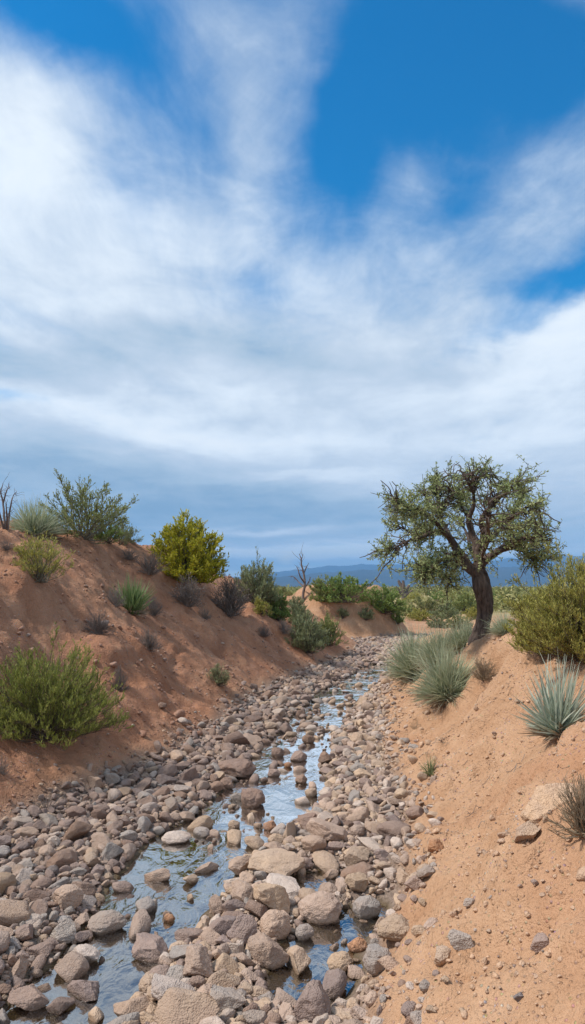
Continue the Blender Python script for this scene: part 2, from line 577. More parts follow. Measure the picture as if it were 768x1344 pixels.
hm, t, out = material('hill_scrub')
geo = t.add('ShaderNodeNewGeometry')
principled(t, out, **{'Base Color': t.mix(t.mapr(t.noise(geo.outputs['Position'], .004, 6, .65), .35, .65), (.03, .04, .035), (.06, .06, .045)),
                      'Roughness': .95, 'Specular IOR Level': .05})
hill('hills', 5200, [(-400, 752), (200, 762), (350, 758), (420, 751), (470, 748), (520, 746), (580, 748), (640, 745), (700, 744), (740, 748), (800, 752), (1200, 758)],
     1500, hm, 'low dark blue foothills along the horizon', 11.0)
hill('mountains', 8200, [(-400, 748), (200, 756), (345, 757), (360, 750), (400, 746), (440, 741), (520, 740), (560, 739), (620, 737), (690, 734), (740, 731), (800, 731), (1200, 750)],
     1800, hm, 'higher pale blue mountains behind the foothills', 23.0)

# ------------------------------------------------------------------ haze
hz, t, out = material('haze')
pv = t.add('ShaderNodeVolumePrincipled', ins={'Color': (.26, .56, 1.0, 1), 'Density': 1.75e-4, 'Anisotropy': .0})
t.l.new(pv.outputs[0], out.inputs['Volume'])
x0, x1, y0, y1, z0, z1 = -9500, 9500, -400, 10600, -4, 430
HV = np.array([[x0, y0, z0], [x1, y0, z0], [x1, y1, z0], [x0, y1, z0], [x0, y0, z1], [x1, y0, z1], [x1, y1, z1], [x0, y1, z1]])
HF = np.array([[3, 2, 1, 0], [4, 5, 6, 7], [0, 1, 5, 4], [1, 2, 6, 5], [2, 3, 7, 6], [3, 0, 4, 7]])
haze = link('haze', make_mesh('haze', HV, HF, smooth=False), hz)
tag(haze, 'thin blue air over the plain and the hills', kind='stuff')

# ------------------------------------------------------------------ stones
def icosphere(sub):
    t = (1 + 5 ** .5) / 2
    v = [(-1, t, 0), (1, t, 0), (-1, -t, 0), (1, -t, 0), (0, -1, t), (0, 1, t), (0, -1, -t), (0, 1, -t), (t, 0, -1), (t, 0, 1), (-t, 0, -1), (-t, 0, 1)]
    f = [(0, 11, 5), (0, 5, 1), (0, 1, 7), (0, 7, 10), (0, 10, 11), (1, 5, 9), (5, 11, 4), (11, 10, 2), (10, 7, 6), (7, 1, 8), (3, 9, 4), (3, 4, 2), (3, 2, 6), (3, 6, 8),
         (3, 8, 9), (4, 9, 5), (2, 4, 11), (6, 2, 10), (8, 6, 7), (9, 8, 1)]
    v = [np.array(a, float) / np.linalg.norm(a) for a in v]
    for _ in range(sub):
        mid = {}; nf = []
        def m(a, b):
            k = (min(a, b), max(a, b))
            if k not in mid:
                p = v[a] + v[b]; v.append(p / np.linalg.norm(p)); mid[k] = len(v) - 1
            return mid[k]
        for a, b, c in f:
            ab, bc, ca = m(a, b), m(b, c), m(c, a)
            nf += [(a, ab, ca), (b, bc, ab), (c, ca, bc), (ab, bc, ca)]
        f = nf
    return np.array(v), np.array(f)


ICO = {s: icosphere(s) for s in (1, 2, 3, 4)}


def stone_shape(sub, seed, angular):
    """unit stone: a ball cut by random planes, worn by noise"""
    g = np.random.default_rng(seed)
    V, Fc = ICO[sub]
    P = V.copy()
    n = 9 + int(9 * g.random())
    for _ in range(n):
        d = unit(g.normal(size=3)); h = g.uniform(.42, .82) if angular else g.uniform(.68, .92)
        over = P @ d - h
        P = P - np.where(over > 0, over * (.98 if angular else .86), 0)[:, None] * d
    o = g.uniform(0, 50, 3)
    P = P * (1 + .14 * noise3(*(P * 1.3 + o).T) + .09 * noise3(*(P * 3.4 + o).T))[:, None]
    if sub >= 3:
        P = P * (1 - .05 * np.clip(.12 - np.abs(noise3(*(P * 2.2 + o + 9).T)), 0, 1) / .12 + .045 * noise3(*(P * 8 + o).T) + (.015 * noise3(*(P * 19 + o).T) if sub > 3 else 0))[:, None]
    P -= (P.max(0) + P.min(0)) / 2
    return P / np.abs(P[:, :2]).max(), Fc


COL = {'pink': (.47, .34, .26), 'tan': (.50, .36, .25), 'mauve': (.30, .218, .185), 'grey': (.36, .315, .28), 'pale': (.55, .45, .38), 'brown': (.27, .175, .13),
       'dark': (.16, .14, .14), 'rusty': (.42, .22, .12), 'sand': (.60, .41, .275)}
CW = ['pink', 'tan', 'mauve', 'grey', 'pale', 'brown']
CWP_FAR = [.22, .10, .34, .12, .05, .17]
CWP_R = [.30, .30, .14, .08, .14, .04]
sm_obj = stone_mat('river_stone', True)
sm_mass = stone_mat('river_gravel', False)

# the stones one can point at: px, py, width, height in the picture, flatness, tilt, colour, angular, label, short name for its neighbours
BIG = [
    (352, 1252, 58, 56, .92, 5, 'pink', 1, 'large pinkish block with flat faces standing at the edge of the front pool', 'the large pinkish block'),
    (285, 1193, 36, 36, .95, 8, 'pink', 1, 'square pinkish block at the water edge where the stone bar begins', 'the square block on the bar'),
    (420, 1200, 60, 38, .72, -4, 'pink', 0, 'large rounded oblong stone lying behind the front pool', 'the large oblong stone'),
    (482, 1201, 38, 36, .85, 0, 'grey', 0, 'rounded grey stone beside the large oblong stone, towards the sandy bank', 'the rounded grey stone'),
    (497, 1265, 42, 48, .95, 10, 'grey', 0, 'tall grey stone with a tan foot between front pool and sandy bank', 'the tall grey stone'),
    (522, 1227, 54, 32, .6, -6, 'tan', 0, 'broad tan stone lying at the foot of the sandy bank', 'the broad tan stone'),
    (468, 1131, 34, 28, .85, 6, 'tan', 1, 'tan wedge of stone on the gravel under the sandy bank', 'the tan wedge'),
    (468, 1163, 32, 32, .9, -8, 'tan', 1, 'tan angular stone just in front of the tan wedge', 'the tan angular stone'),
    (430, 1095, 58, 32, .55, 8, 'pink', 1, 'long pinkish stone with a ridge, behind the pale slab', 'the ridged long stone'),
    (310, 1012, 54, 24, .5, 0, 'brown', 0, 'low brown slab lying along the far edge of the stream', 'the low brown slab'),
    (331, 1057, 34, 26, .85, 4, 'brown', 0, 'brown boulder standing alone in the running water', 'the lone brown boulder'),
    (297, 1030, 20, 17, .85, 0, 'brown', 0, 'small brown stone wedged in front of the low brown slab', None),
    (88, 1184, 40, 28, .75, 0, 'pink', 0, 'smooth pinkish stone on the gravel near the rust red bank', 'the smooth pinkish stone'),
    (140, 1223, 50, 27, .55, -3, 'grey', 0, 'flat grey stone lying across the edge of the water', 'the flat grey stone'),
    (83, 1228, 40, 36, .75, 6, 'grey', 1, 'grey pink block with a flat top beside the flat grey stone', 'the flat topped block'),
    (25, 1270, 38, 44, .9, 0, 'pink', 1, 'big mauve pink boulder at the photo edge on the gravel', 'the boulder at the edge'),
    (111, 1266, 42, 28, .6, 8, 'pale', 1, 'pale slab with a tilted top standing in the water', 'the tilted pale slab'),
    (53, 1248, 34, 30, .7, 4, 'mauve', 1, 'mauve stone between the boulder at the edge and the flat topped block', 'the mauve stone at the edge'),
    (231, 1106, 40, 16, .4, 0, 'pale', 0, 'thin pale slab lying on the far gravel beside the stream', 'the thin pale slab'),
    (364, 1140, 74, 28, .36, 5, 'tan', 1, 'widest pale slab on the stone bar in mid stream', 'the widest pale slab'),
    (315, 1142, 36, 28, .8, -6, 'pink', 1, 'pinkish block leaning on the end of the widest pale slab', 'the leaning pinkish block'),
    (316, 1178, 38, 28, .8, 12, 'pink', 1, 'wedge shaped stone behind the square block on the bar', 'the wedge on the bar'),
    (357, 1182, 54, 30, .6, 16, 'tan', 1, 'tilted tan slab between the wedge and the large oblong stone', 'the tilted tan slab'),
    (362, 1219, 44, 40, .85, 4, 'pink', 0, 'sloping pinkish stone right behind the large pinkish block', 'the sloping pinkish stone'),
    (318, 1228, 40, 38, .85, 0, 'mauve', 1, 'rough brown stone behind the large pinkish block on its gravel side', 'the rough brown stone'),
    (228, 1310, 66, 24, .45, 7, 'pale', 1, 'long pale slab at the front of the stone bar', 'the long pale slab'),
    (197, 1296, 32, 24, .75, 0, 'tan', 0, 'smooth tan cobble beside the long pale slab', 'the smooth tan cobble'),
    (262, 1268, 54, 46, .75, 14, 'pink', 1, 'heavy tilted block at the middle of the front stone bar', 'the heavy tilted block'),
    (203, 1256, 64, 26, .42, 6, 'mauve', 1, 'broad flat slab at the water edge of the front bar', 'the broad flat slab'),
    (341, 1306, 26, 22, .8, 0, 'tan', 0, 'small round tan cobble in front of the large pinkish block', 'the round tan cobble'),
    (469, 1245, 28, 17, .7, 0, 'rusty', 0, 'orange tan cobble sitting in the front pool', 'the orange cobble'),
    (446, 1275, 38, 24, .7, 4, 'tan', 0, 'low tan stone in the middle of the front pool', 'the low tan stone'),
    (400, 1234, 26, 20, .8, 0, 'grey', 0, 'blue grey stone beside the large pinkish block in the pool', 'the blue grey stone'),
    (410, 1326, 56, 46, .8, 10, 'mauve', 1, 'cracked mauve boulder at the very front of the pool', 'the cracked mauve boulder'),
    (294, 1318, 50, 40, .7, 0, 'grey', 1, 'grey block at the very front of the stone bar', 'the front grey block'),
    (111, 1310, 50, 24, .5, 4, 'mauve', 1, 'flat mauve slab in the water at the front', 'the flat mauve slab'),
    (40, 1320, 56, 36, .5, 0, 'mauve', 1, 'wide low mauve slab in the front corner of the gravel', 'the low corner slab'),
    (405, 1083, 30, 20, .7, 0, 'brown', 1, 'dark stone with water at its foot behind the ridged long stone', 'the dark wet stone'),
    (70, 1106, 20, 16, .7, 0, 'pale', 0, 'small whitish stone at the foot of the rust red bank', 'the small whitish stone'),
    (69, 1146, 17, 12, .8, 0, 'dark', 0, 'small blue black stone on the gravel by the rust red bank', 'the blue black stone'),
    (572, 1111, 24, 28, .9, 0, 'rusty', 0, 'rust coloured stone stuck in the sandy bank', 'the rust coloured stone in the bank'),
    (559, 1148, 27, 19, .7, 0, 'grey', 1, 'grey pink stone on the sandy bank, upper of a pair', 'the pair on the sandy bank'),
    (545, 1163, 29, 18, .7, 6, 'mauve', 1, 'mauve stone on the sandy bank, lower of a pair', None),
    (606, 1236, 36, 30, .75, 8, 'grey', 1, 'white grey chunk with rough faces on the sandy bank', 'the white grey chunk'),
    (583, 1255, 32, 20, .6, 0, 'tan', 1, 'flat tan stone against the white grey chunk on the bank', None),
    (709, 1241, 27, 24, .85, 0, 'mauve', 1, 'lone mauve block halfway up the sandy bank', 'the lone mauve block'),
    (617, 1185, 18, 17, .85, 0, 'grey', 0, 'small grey stone alone on smooth sand, above the white grey chunk', None),
    (558, 1301, 18, 17, .85, 0, 'grey', 0, 'small grey stone low on the sandy bank near the tall grey stone', None),
    (682, 1314, 17, 13, .8, 0, 'dark', 1, 'small dark stone in the front part of the sandy bank', None),
    (722, 1054, 84, 44, .6, -24, 'sand', 1, 'tan outcrop rock sticking out of the sandy bank by dry grass', 'the tan outcrop'),
    (690, 1092, 42, 38, .6, -36, 'sand', 1, 'smaller tan rock broken off below the tan outcrop', None),
    (212, 926, 15, 13, .8, 0, 'brown', 0, 'small brown stone half way down the rust red bank', None),
    (226, 966, 14, 12, .8, 0, 'brown', 0, 'small brown stone at the foot of the rust red bank by the gravel', None),
    (365, 992, 20, 13, .75, 0, 'brown', 0, 'dark brown stone in mid stream behind the lone brown boulder', 'the dark mid stream stone'),
    (392, 998, 26, 15, .6, 0, 'mauve', 0, 'mauve flat stone in mid stream beside the dark brown stone', 'the flat mid stream stone'),
    (378, 1010, 13, 9, .7, 0, 'rusty', 0, 'small reddish stone in mid stream in front of the dark brown stone', None),
    (360, 1020, 18, 12, .7, 0, 'mauve', 0, 'mauve stone in the widest water, behind the lone brown boulder', None),
    (396, 1030, 18, 13, .8, 0, 'brown', 0, 'brown stone with pale foot in the stream near the gravel', 'the pale footed stone'),
    (408, 1047, 18, 14, .8, 0, 'tan', 0, 'tan stone in the water against the sandy side gravel', 'the tan stone in the water'),
    (428, 1000, 24, 18, .8, 0, 'brown', 1, 'brown stone where the gravel meets the mid stream water', 'the gravel edge stone'),
    (405, 976, 18, 12, .75, 0, 'brown', 0, 'wet brown stone at the narrow middle of the stream', 'the wet brown stone'),
    (470, 1013, 22, 16, .8, 0, 'grey', 0, 'grey rounded stone on the gravel under the sandy bank', 'the grey gravel stone'),
    (307, 1090, 16, 12, .8, 0, 'tan', 0, 'small tan pebble in the stream behind the stone bar', 'the small tan pebble'),
    (354, 1092, 18, 13, .8, 0, 'rusty', 0, 'small reddish cobble in the stream near the ridged long stone', 'the small reddish cobble'),
    (363, 1107, 24, 18, .85, 0, 'tan', 0, 'rounded tan stone in front of the small reddish cobble', None),
    (222, 1215, 15, 10, .8, 0, 'rusty', 0, 'small dark red stone alone in the near water', None),
]
ANCH = []            # (x, y, short)
placed = []          # (x, y, r) in plan
stone_objs = []


def put_stone(me, x, y, z, s, rot, colour, label, group, cat='stone', name='river_stone'):
    o = bpy.data.objects.new(name, me)
    C.objects.link(o)
    o.location = (x, y, z); o.scale = s; o.rotation_euler = rot
    j = random.uniform(.82, 1.15); w = random.uniform(-.012, .012)
    c = COL[colour]
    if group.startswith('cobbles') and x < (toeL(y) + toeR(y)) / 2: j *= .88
    o.color = (c[0] * j + w, c[1] * j, c[2] * j - w, 1)
    tag(o, label, cat, group)
    return o


for i, (px, py, w, h, fl, tilt, colr, ang, label, short) in enumerate(BIG):
    g = ground_at(px, py + .22 * h)
    d = proj(*g)[2]
    r = w / 2 * d / F
    P, Fc = stone_shape(4, 100 + i, ang)
    me = make_mesh('stone', P, Fc); me.materials.append(sm_obj)
    dep = random.uniform(.72, .88)
    hz_ = r * fl
    z = g[2] + hz_ * .58
    if px > 560 and py > 1000 or py < 970: z = g[2] + hz_ * .25
    if colr == 'sand': z = g[2] + hz_ * .34
    if g[2] < .01: z = max(z, hz_ * .55)
    rz = random.uniform(-.35, .35)
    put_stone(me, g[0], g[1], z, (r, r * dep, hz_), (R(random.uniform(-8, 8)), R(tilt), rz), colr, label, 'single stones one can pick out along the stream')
    placed.append((g[0], g[1], r * .92))
    if short: ANCH.append((g[0], g[1], short))

# scatter the rest, largest first
cell = {}
CS = .3


def try_put(x, y, r, k):
    cx, cy = int(math.floor(x / CS)), int(math.floor(y / CS))
    for a in (cx - 1, cx, cx + 1):
        for b in (cy - 1, cy, cy + 1):
            for (u, v, q) in cell.get((a, b), ()):
                if (u - x) ** 2 + (v - y) ** 2 < (k * (r + q)) ** 2: return False
    cell.setdefault((cx, cy), []).append((x, y, r))
    return True


for x, y, r in placed:
    cell.setdefault((int(math.floor(x / CS)), int(math.floor(y / CS))), []).append((x, y, r))

small = []
for r0, r1, n, ymax, k in ((.12, .15, 50, 14, .8), (.085, .12, 380, 28, .80), (.06, .085, 3600, 28, .74), (.042, .06, 15000, 28, .72), (.028, .042, 30000, 18, .64), (.014, .028, 60000, 9.5, .62)):
    u = rng.random(n)
    if ymax > 20:
        Y = 2.2 + (ymax - 2.2) * u ** 1.25
    else:
        Y = 2.2 + (ymax - 2.2) * u ** 1.3
    X = rng.uniform(-.75, .65, n) + toeL(Y) + (toeR(Y) - toeL(Y)) * rng.random(n)
    RR = rng.uniform(r0, r1, n)
    z, soil, sd, sl, sr = land(X, Y, full=True)
    pr = rng.random(n)
    keep = (sl < .55) & (sr < .42)
    keep &= pr < np.where(sl > 0, np.exp(-sl / .07), 1) * np.where(sr > 0, np.exp(-sr / (.14 if r0 < .06 else .07)), 1)
    pw = 0 if r0 > .11 else .10 if r0 > .08 else .045 if r0 > .055 else .025 if r0 > .04 else .010
    isl = noise3(X * 1.6, Y * 1.1, 33.0)          # stones gather in shoals, the runs between them stay open
    keep &= ~((sd < -.07) & (pr > pw * np.where(isl > .12, 3.0, .55) * np.where(Y > 9, 1.5, 1)))
    # the gravel of the farther bank is finer beside the red bank
    for x, y, r, zz, s_, a, b in zip(X[keep], Y[keep], RR[keep], z[keep], sd[keep], sl[keep], sr[keep]):
        if try_put(x, y, r, k): small.append((x, y, r, zz, s_, max(a, b)))
small = np.array(small)
# stray stones and clods of earth on the banks
ns = len(small)
px_, py_, pw_ = proj(small[:, 0], small[:, 1], small[:, 3])
vis = (px_ > -10) & (px_ < 778) & (py_ < 1352) & (py_ > 700)
size = np.where(vis, small[:, 2] * 2 * F / pw_, 0)
size[small[:, 3] + small[:, 2] * .9 < .012] *= .3
NIND = 300 - len(BIG)
order = np.argsort(-size)
ind, rest = order[:NIND], order[NIND:]

shapes_mid = []
for i in range(22):
    P, Fc = stone_shape(3, 400 + i, i % 4 != 0)
    me = make_mesh('stone', P, Fc); me.materials.append(sm_obj); shapes_mid.append(me)

AX = np.array([a[:2] for a in ANCH])
ORD = ['', 'second ', 'third ', 'fourth ', 'fifth ', 'sixth ', 'seventh ', 'eighth ', 'ninth ', 'tenth ', 'eleventh ', 'twelfth ', 'thirteenth ', 'fourteenth ', 'fifteenth ', 'sixteenth ']
todo = {}
for i in ind:
    x, y, r, zz, sd_, up = small[i]
    colr = str(rng.choice(CW, p=CWP_R if x > .1 + (toeL(y) + toeR(y)) / 2 else CWP_FAR))
    d = AX - np.array([x, y])
    a = int(np.argmin(np.hypot(d[:, 0], d[:, 1])))
    dx, dy = -d[a]
    if abs(dy) > abs(dx): sec = 'behind' if dy > 0 else 'in front of'
    else: sec = 'on the sandy bank side of' if dx > 0 else 'on the red bank side of'
    todo.setdefault((a, sec, colr), []).append((math.hypot(dx, dy), i))
for (a, sec, colr), lst in todo.items():
    lst.sort()
    for rank, (_, i) in enumerate(lst):
        x, y, r, zz, sd_, up = small[i]
        f = float(rng.uniform(.45, .8))
        rel = '' if len(lst) == 1 else (('nearest' if rank == 0 else ORD[min(rank, 15)] + 'nearest') + ' ')
        word = {'pink': 'pinkish', 'tan': 'tan', 'mauve': 'mauve', 'grey': 'grey', 'pale': 'pale', 'brown': 'brown'}[colr]
        lab = f'{rel}{word} cobble {sec} {ANCH[a][2]}'
        z = zz + r * f * (.45 if sd_ > 0 else .5)
        if sd_ < -.03: z = max(z, r * f * .35)
        me = shapes_mid[int(rng.integers(len(shapes_mid)))]
        put_stone(me, x, y, z, (r * 1.2, r * float(rng.uniform(.62, .95)), r * f), (R(float(rng.uniform(-20, 20))), R(float(rng.uniform(-20, 20))), float(rng.uniform(0, 6.28))),
                  colr, lab, 'cobbles packed along the stream bed', name='cobble')

# the gravel: everything smaller, one mass
VAR = {s: [stone_shape(s, 700 + 40 * s + i, i % 4 != 0) for i in range(10)] for s in (1, 2)}
VV, FF, CC, WW, nbase = [], [], [], [], 0
colarr = np.array([COL[c] for c in CW])


def instance(var, pos, scl, rz, rx, ry, col):
    """append many copies of one shape to the gravel mass"""
    global nbase
    P, Fc = var
    n = len(pos)
    V = P[None] * scl[:, None]
    c, s = np.cos(rx)[:, None], np.sin(rx)[:, None]
    V = np.stack([V[..., 0], V[..., 1] * c - V[..., 2] * s, V[..., 1] * s + V[..., 2] * c], -1)
    c, s = np.cos(ry)[:, None], np.sin(ry)[:, None]
    V = np.stack([V[..., 0] * c + V[..., 2] * s, V[..., 1], -V[..., 0] * s + V[..., 2] * c], -1)
    c, s = np.cos(rz)[:, None], np.sin(rz)[:, None]
    V = np.stack([V[..., 0] * c - V[..., 1] * s, V[..., 0] * s + V[..., 1] * c, V[..., 2]], -1) + pos[:, None]
    VV.append(V.reshape(-1, 3)); FF.append((Fc[None] + (np.arange(n) * len(P))[:, None, None]).reshape(-1, 3) + nbase)
    CC.append(np.repeat(col, len(P), 0)); nbase += n * len(P)


S = small[rest]
ci = np.where(S[:, 0] > .1 + (toeL(S[:, 1]) + toeR(S[:, 1])) / 2, rng.choice(len(CW), size=len(S), p=CWP_R), rng.choice(len(CW), size=len(S), p=CWP_FAR))
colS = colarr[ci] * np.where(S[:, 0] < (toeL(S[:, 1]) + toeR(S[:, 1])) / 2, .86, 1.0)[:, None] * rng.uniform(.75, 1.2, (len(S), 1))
fl = rng.uniform(.42, .8, len(S))
pz = S[:, 3] + S[:, 2] * fl * .45
pz = np.where((S[:, 4] < -.03) & (rng.random(len(S)) < .5), np.maximum(pz, S[:, 2] * fl * .25), pz)
pos = np.stack([S[:, 0], S[:, 1], pz], 1)
scl = np.stack([S[:, 2] * 1.22, S[:, 2] * rng.uniform(.6, .95, len(S)), S[:, 2] * fl], 1)
rz, rx, ry = rng.uniform(0, 6.28, len(S)), R(22) * rng.normal(size=len(S)), R(22) * rng.normal(size=len(S))
var = rng.integers(0, 10, len(S))
pixel = S[:, 2] * 2 * F / np.maximum(proj(S[:, 0], S[:, 1], S[:, 3])[2], 1)
for lod, m in ((2, pixel >= 7), (1, pixel < 7)):
    for v in range(10):
        q = m & (var == v)
        if q.any(): instance(VAR[lod][v], pos[q], scl[q], rz[q], rx[q], ry[q], colS[q])
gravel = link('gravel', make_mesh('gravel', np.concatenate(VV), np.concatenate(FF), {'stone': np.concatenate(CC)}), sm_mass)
tag(gravel, 'small pinkish and grey gravel filling the stream bed', 'gravel', kind='stuff')

# clods and grit lying on both banks
VV, FF, CC, nbase = [], [], [], 0
n = 24000
Y = 2.4 + 18 * rng.random(n) ** 1.9
side = rng.random(n) < .5
Xc = np.where(side, toeL(Y) - rng.uniform(0, 1, n) ** 1.4 * 4.5, toeR(Y) + rng.uniform(0, 1, n) ** 1.2 * 2.8)
clump = fbm(Xc * 1.1, Y * 1.1, 12.0, 3)
z, soil, sd, sl, sr = land(Xc, Y, full=True)
ok = (np.maximum(sl, sr) > .03) & (clump > -.12)
Xc, Y, z, sl, sr = Xc[ok], Y[ok], z[ok], sl[ok], sr[ok]
n = len(Xc)
rr = np.exp(rng.normal(-5.0, .55, n)); rr = np.clip(rr, .004, .045) * np.clip(Y / 6, .8, 1.6) * np.where((rng.random(n) < .05) & (clump[ok] > .15), 2.4, 1)
left = sl > sr
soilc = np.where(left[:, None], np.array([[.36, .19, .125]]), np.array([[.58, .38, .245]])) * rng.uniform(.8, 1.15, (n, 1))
stc = colarr[rng.choice(len(CW), size=n, p=CWP_FAR)]
isst = rng.random(n) < .14
colr = np.where(isst[:, None], stc, soilc)
var = rng.integers(0, 10, n)
for v in range(10):
    q = var == v
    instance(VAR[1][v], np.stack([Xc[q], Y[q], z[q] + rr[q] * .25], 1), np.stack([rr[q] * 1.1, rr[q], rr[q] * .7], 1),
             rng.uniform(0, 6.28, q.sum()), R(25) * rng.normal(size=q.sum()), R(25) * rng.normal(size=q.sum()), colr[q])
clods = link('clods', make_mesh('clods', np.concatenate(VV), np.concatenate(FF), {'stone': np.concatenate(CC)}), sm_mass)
tag(clods, 'clods of earth and grit scattered over both banks', 'clods', kind='stuff')

# ------------------------------------------------------------------ plants
M_CREO = plant_mat('creosote_leaf', (.18, .21, .07), (.27, .30, .10), (.38, .39, .145))
M_YELLOW = plant_mat('yellow_green_leaf', (.25, .27, .018), (.44, .41, .03), (.64, .56, .07))
M_BROOM = plant_mat('broom_leaf', (.16, .19, .045), (.27, .305, .065), (.47, .47, .15))
M_OLIVE = plant_mat('olive_leaf', (.24, .24, .055), (.37, .35, .08), (.52, .46, .14))
M_GREEN = plant_mat('green_leaf', (.14, .215, .05), (.22, .30, .075), (.33, .40, .13))
M_GREYG = plant_mat('grey_green_leaf', (.17, .195, .095), (.25, .28, .14), (.35, .36, .19))
M_SILVER = plant_mat('silver_blade', (.24, .275, .16), (.38, .42, .27), (.56, .57, .41))
M_TUFT = plant_mat('bright_blade', (.11, .19, .06), (.19, .27, .10), (.30, .36, .17))
M_AGAVE = plant_mat('pale_blade', (.28, .345, .255), (.42, .48, .38), (.58, .61, .50), rough=.5)
M_DRY = plant_mat('dry_twig', (.12, .095, .085), (.21, .175, .155), (.32, .27, .23), rough=.9, trans=.05)
M_STRAW = plant_mat('straw_blade', (.20, .14, .09), (.32, .25, .17), (.46, .37, .27), rough=.85, trans=.15)
M_MESQ = plant_mat('mesquite_leaf', (.22, .27, .105), (.33, .375, .15), (.46, .48, .23))
M_STEM = bark_mat('stem', (.10, .075, .055), (.22, .175, .14), 30, .4)
M_GSTEM = bark_mat('pale_stem', (.17, .15, .11), (.30, .27, .21), 30, .4)
M_BARK = bark_mat('mesquite_bark', (.045, .03, .025), (.24, .18, .145), 24, 1.0)
M_DEAD = bark_mat('dead_wood', (.11, .08, .07), (.26, .20, .175), 20, .7)


def bush_parts(seed, H, W, nst=30, ntw=500, nlf=9, L=.03, lw=.012, up=.3, twl=.2, sr=.008, gap=.0, lspread=.8, low=.03, tws=True, lean=(0, 0), spike=0.0, lump=.38):
    """a shrub grown from its base: stems, twigs on the stems, leaves along the twigs"""
    g = np.random.default_rng(seed)
    phi = g.uniform(0, 2 * PI, nst)
    ct = low + (1 - low) * g.random(nst) ** .85
    st = np.sqrt(1 - ct ** 2)
    d = np.stack([st * np.cos(phi), st * np.sin(phi), ct], 1)
    rad = (.80 + .26 * g.random(nst)) * (1 + lump * noise3(d[:, 0] * 1.9 + seed * 1.7, d[:, 1] * 1.9, d[:, 2] * 1.9))
    rad *= np.where(g.random(nst) < spike, g.uniform(1.1, 1.3, nst), 1)
    tip = d * rad[:, None] * np.array([W / 2, W / 2, H]) + np.array([lean[0], lean[1], 0])
    base = g.normal(size=(nst, 3)) * np.array([W * .045, W * .045, 0]); base[:, 2] = -.03 * H
    K = 7
    t = np.linspace(0, 1, K)[None, :, None]
    mid = base * .4 + tip * .55 + np.stack([np.zeros(nst), np.zeros(nst), -.05 * H + .16 * H * g.normal(size=nst) * .6], 1) - .06 * tip * np.array([1, 1, -1])
    P = base[:, None] * (1 - t) ** 2 + 2 * mid[:, None] * t * (1 - t) + tip[:, None] * t ** 2
    P[:, 1:-1] += g.normal(size=(nst, K - 2, 3)) * .012 * H
    Rd = sr * (1 - .8 * np.linspace(0, 1, K))[None] * g.uniform(.6, 1.2, (nst, 1))
    stems = MB(); V, Fc = tubes(P, Rd, 4); stems.add(V, Fc, .5)
    # twigs
    si = g.integers(0, nst, ntw); tt = .25 + .75 * g.random(ntw) ** .75
    f = tt * (K - 1); i0 = np.minimum(f.astype(int), K - 2); fr = (f - i0)[:, None]
    b = P[si, i0] * (1 - fr) + P[si, i0 + 1] * fr
    tan = unit(P[si, i0 + 1] - P[si, i0])
    td = unit(tan + .75 * unit(g.normal(size=(ntw, 3))) + np.array([0, 0, up]))
    tl = twl * g.uniform(.5, 1.15, ntw) * (1.15 - .5 * tt)
    if gap > 0:
        q = b / np.array([W * .19, W * .19, H * .19])
        k = noise3(q[:, 0] + seed, q[:, 1], q[:, 2]) > -.5 + gap
        b, td, tl = b[k], td[k], tl[k]
    n = len(b)
    bend = np.stack([g.normal(size=n) * .12, g.normal(size=n) * .12, np.full(n, up * .35)], 1)
    tt3 = np.linspace(0, 1, 4)[None, :, None]
    TP = b[:, None] + td[:, None] * tl[:, None, None] * tt3 + bend[:, None] * tl[:, None, None] * tt3 ** 2
    if tws:
        V, Fc = tubes(TP, np.full((n, 4), sr * .26) * np.array([1, .85, .7, .45]), 3); stems.add(V, Fc, g.random())
    fol = MB()
    if nlf:
        m = n * nlf
        ti = np.repeat(np.arange(n), nlf); u = .12 + .9 * g.random(m)
        f = np.clip(u, 0, .999) * 3; i0 = f.astype(int); fr = (f - i0)[:, None]
        lp = TP[ti, i0] * (1 - fr) + TP[ti, i0 + 1] * fr
        ld = unit(unit(TP[ti, i0 + 1] - TP[ti, i0]) + lspread * unit(g.normal(size=(m, 3))) + np.array([0, 0, up * .5]))
        V, Fc = leaves(lp, ld, L * g.uniform(.6, 1.25, m), lw * g.uniform(.7, 1.2, m), g)
        # each twig has a tone of its own, each leaf a little of its own
        tone = np.clip(.5 + .20 * g.normal(size=n)[ti] + .14 * g.normal(size=m) + .12 * (u - .5), 0, 1)
        fol.add(V, Fc, np.repeat(tone, 4))
    return fol, stems


def blade_tuft(seed, H, W, n=500, width=.012, droop=.25, low=.1, dry=.12, base=.07, K=5, point=.92):
    g = np.random.default_rng(seed)
    out = []
    for part, cnt in (('leaves', n), ('dead_leaves', int(n * dry))):
        phi = g.uniform(0, 2 * PI, cnt)
        ct = (low + (1 - low) * g.random(cnt) ** .9) if part == 'leaves' else g.uniform(-.05, .35, cnt)
        st = np.sqrt(1 - np.clip(ct, -1, 1) ** 2)
        d = np.stack([st * np.cos(phi), st * np.sin(phi), ct], 1)
        q = d * np.array([W / 2, W / 2, H])
        Ln = np.linalg.norm(q, axis=1) * g.uniform(.62, 1.12, cnt) * (1 + .22 * noise3(d[:, 0] * 2.5 + seed, d[:, 1] * 2.5, d[:, 2] * 2))
        if part == 'dead_leaves': Ln *= .75
        P = np.stack([g.normal(size=cnt) * base * W, g.normal(size=cnt) * base * W, np.full(cnt, -.02 * H)], 1)
        bend = np.stack([d[:, 0] * droop * .5 + .08 * g.normal(size=cnt), d[:, 1] * droop * .5 + .08 * g.normal(size=cnt), -droop * st * g.uniform(.3, 1.2, cnt)], 1)
        V, Fc, t = blades(P, q, Ln, width * g.uniform(.6, 1.25, cnt), bend, g, K, point)
        mb = MB(); mb.add(V, Fc, np.clip(np.repeat(np.clip(.5 + .22 * g.normal(size=cnt), 0, 1), K * 2) + .25 * (t - .5), 0, 1))
        out.append(mb)
    return out


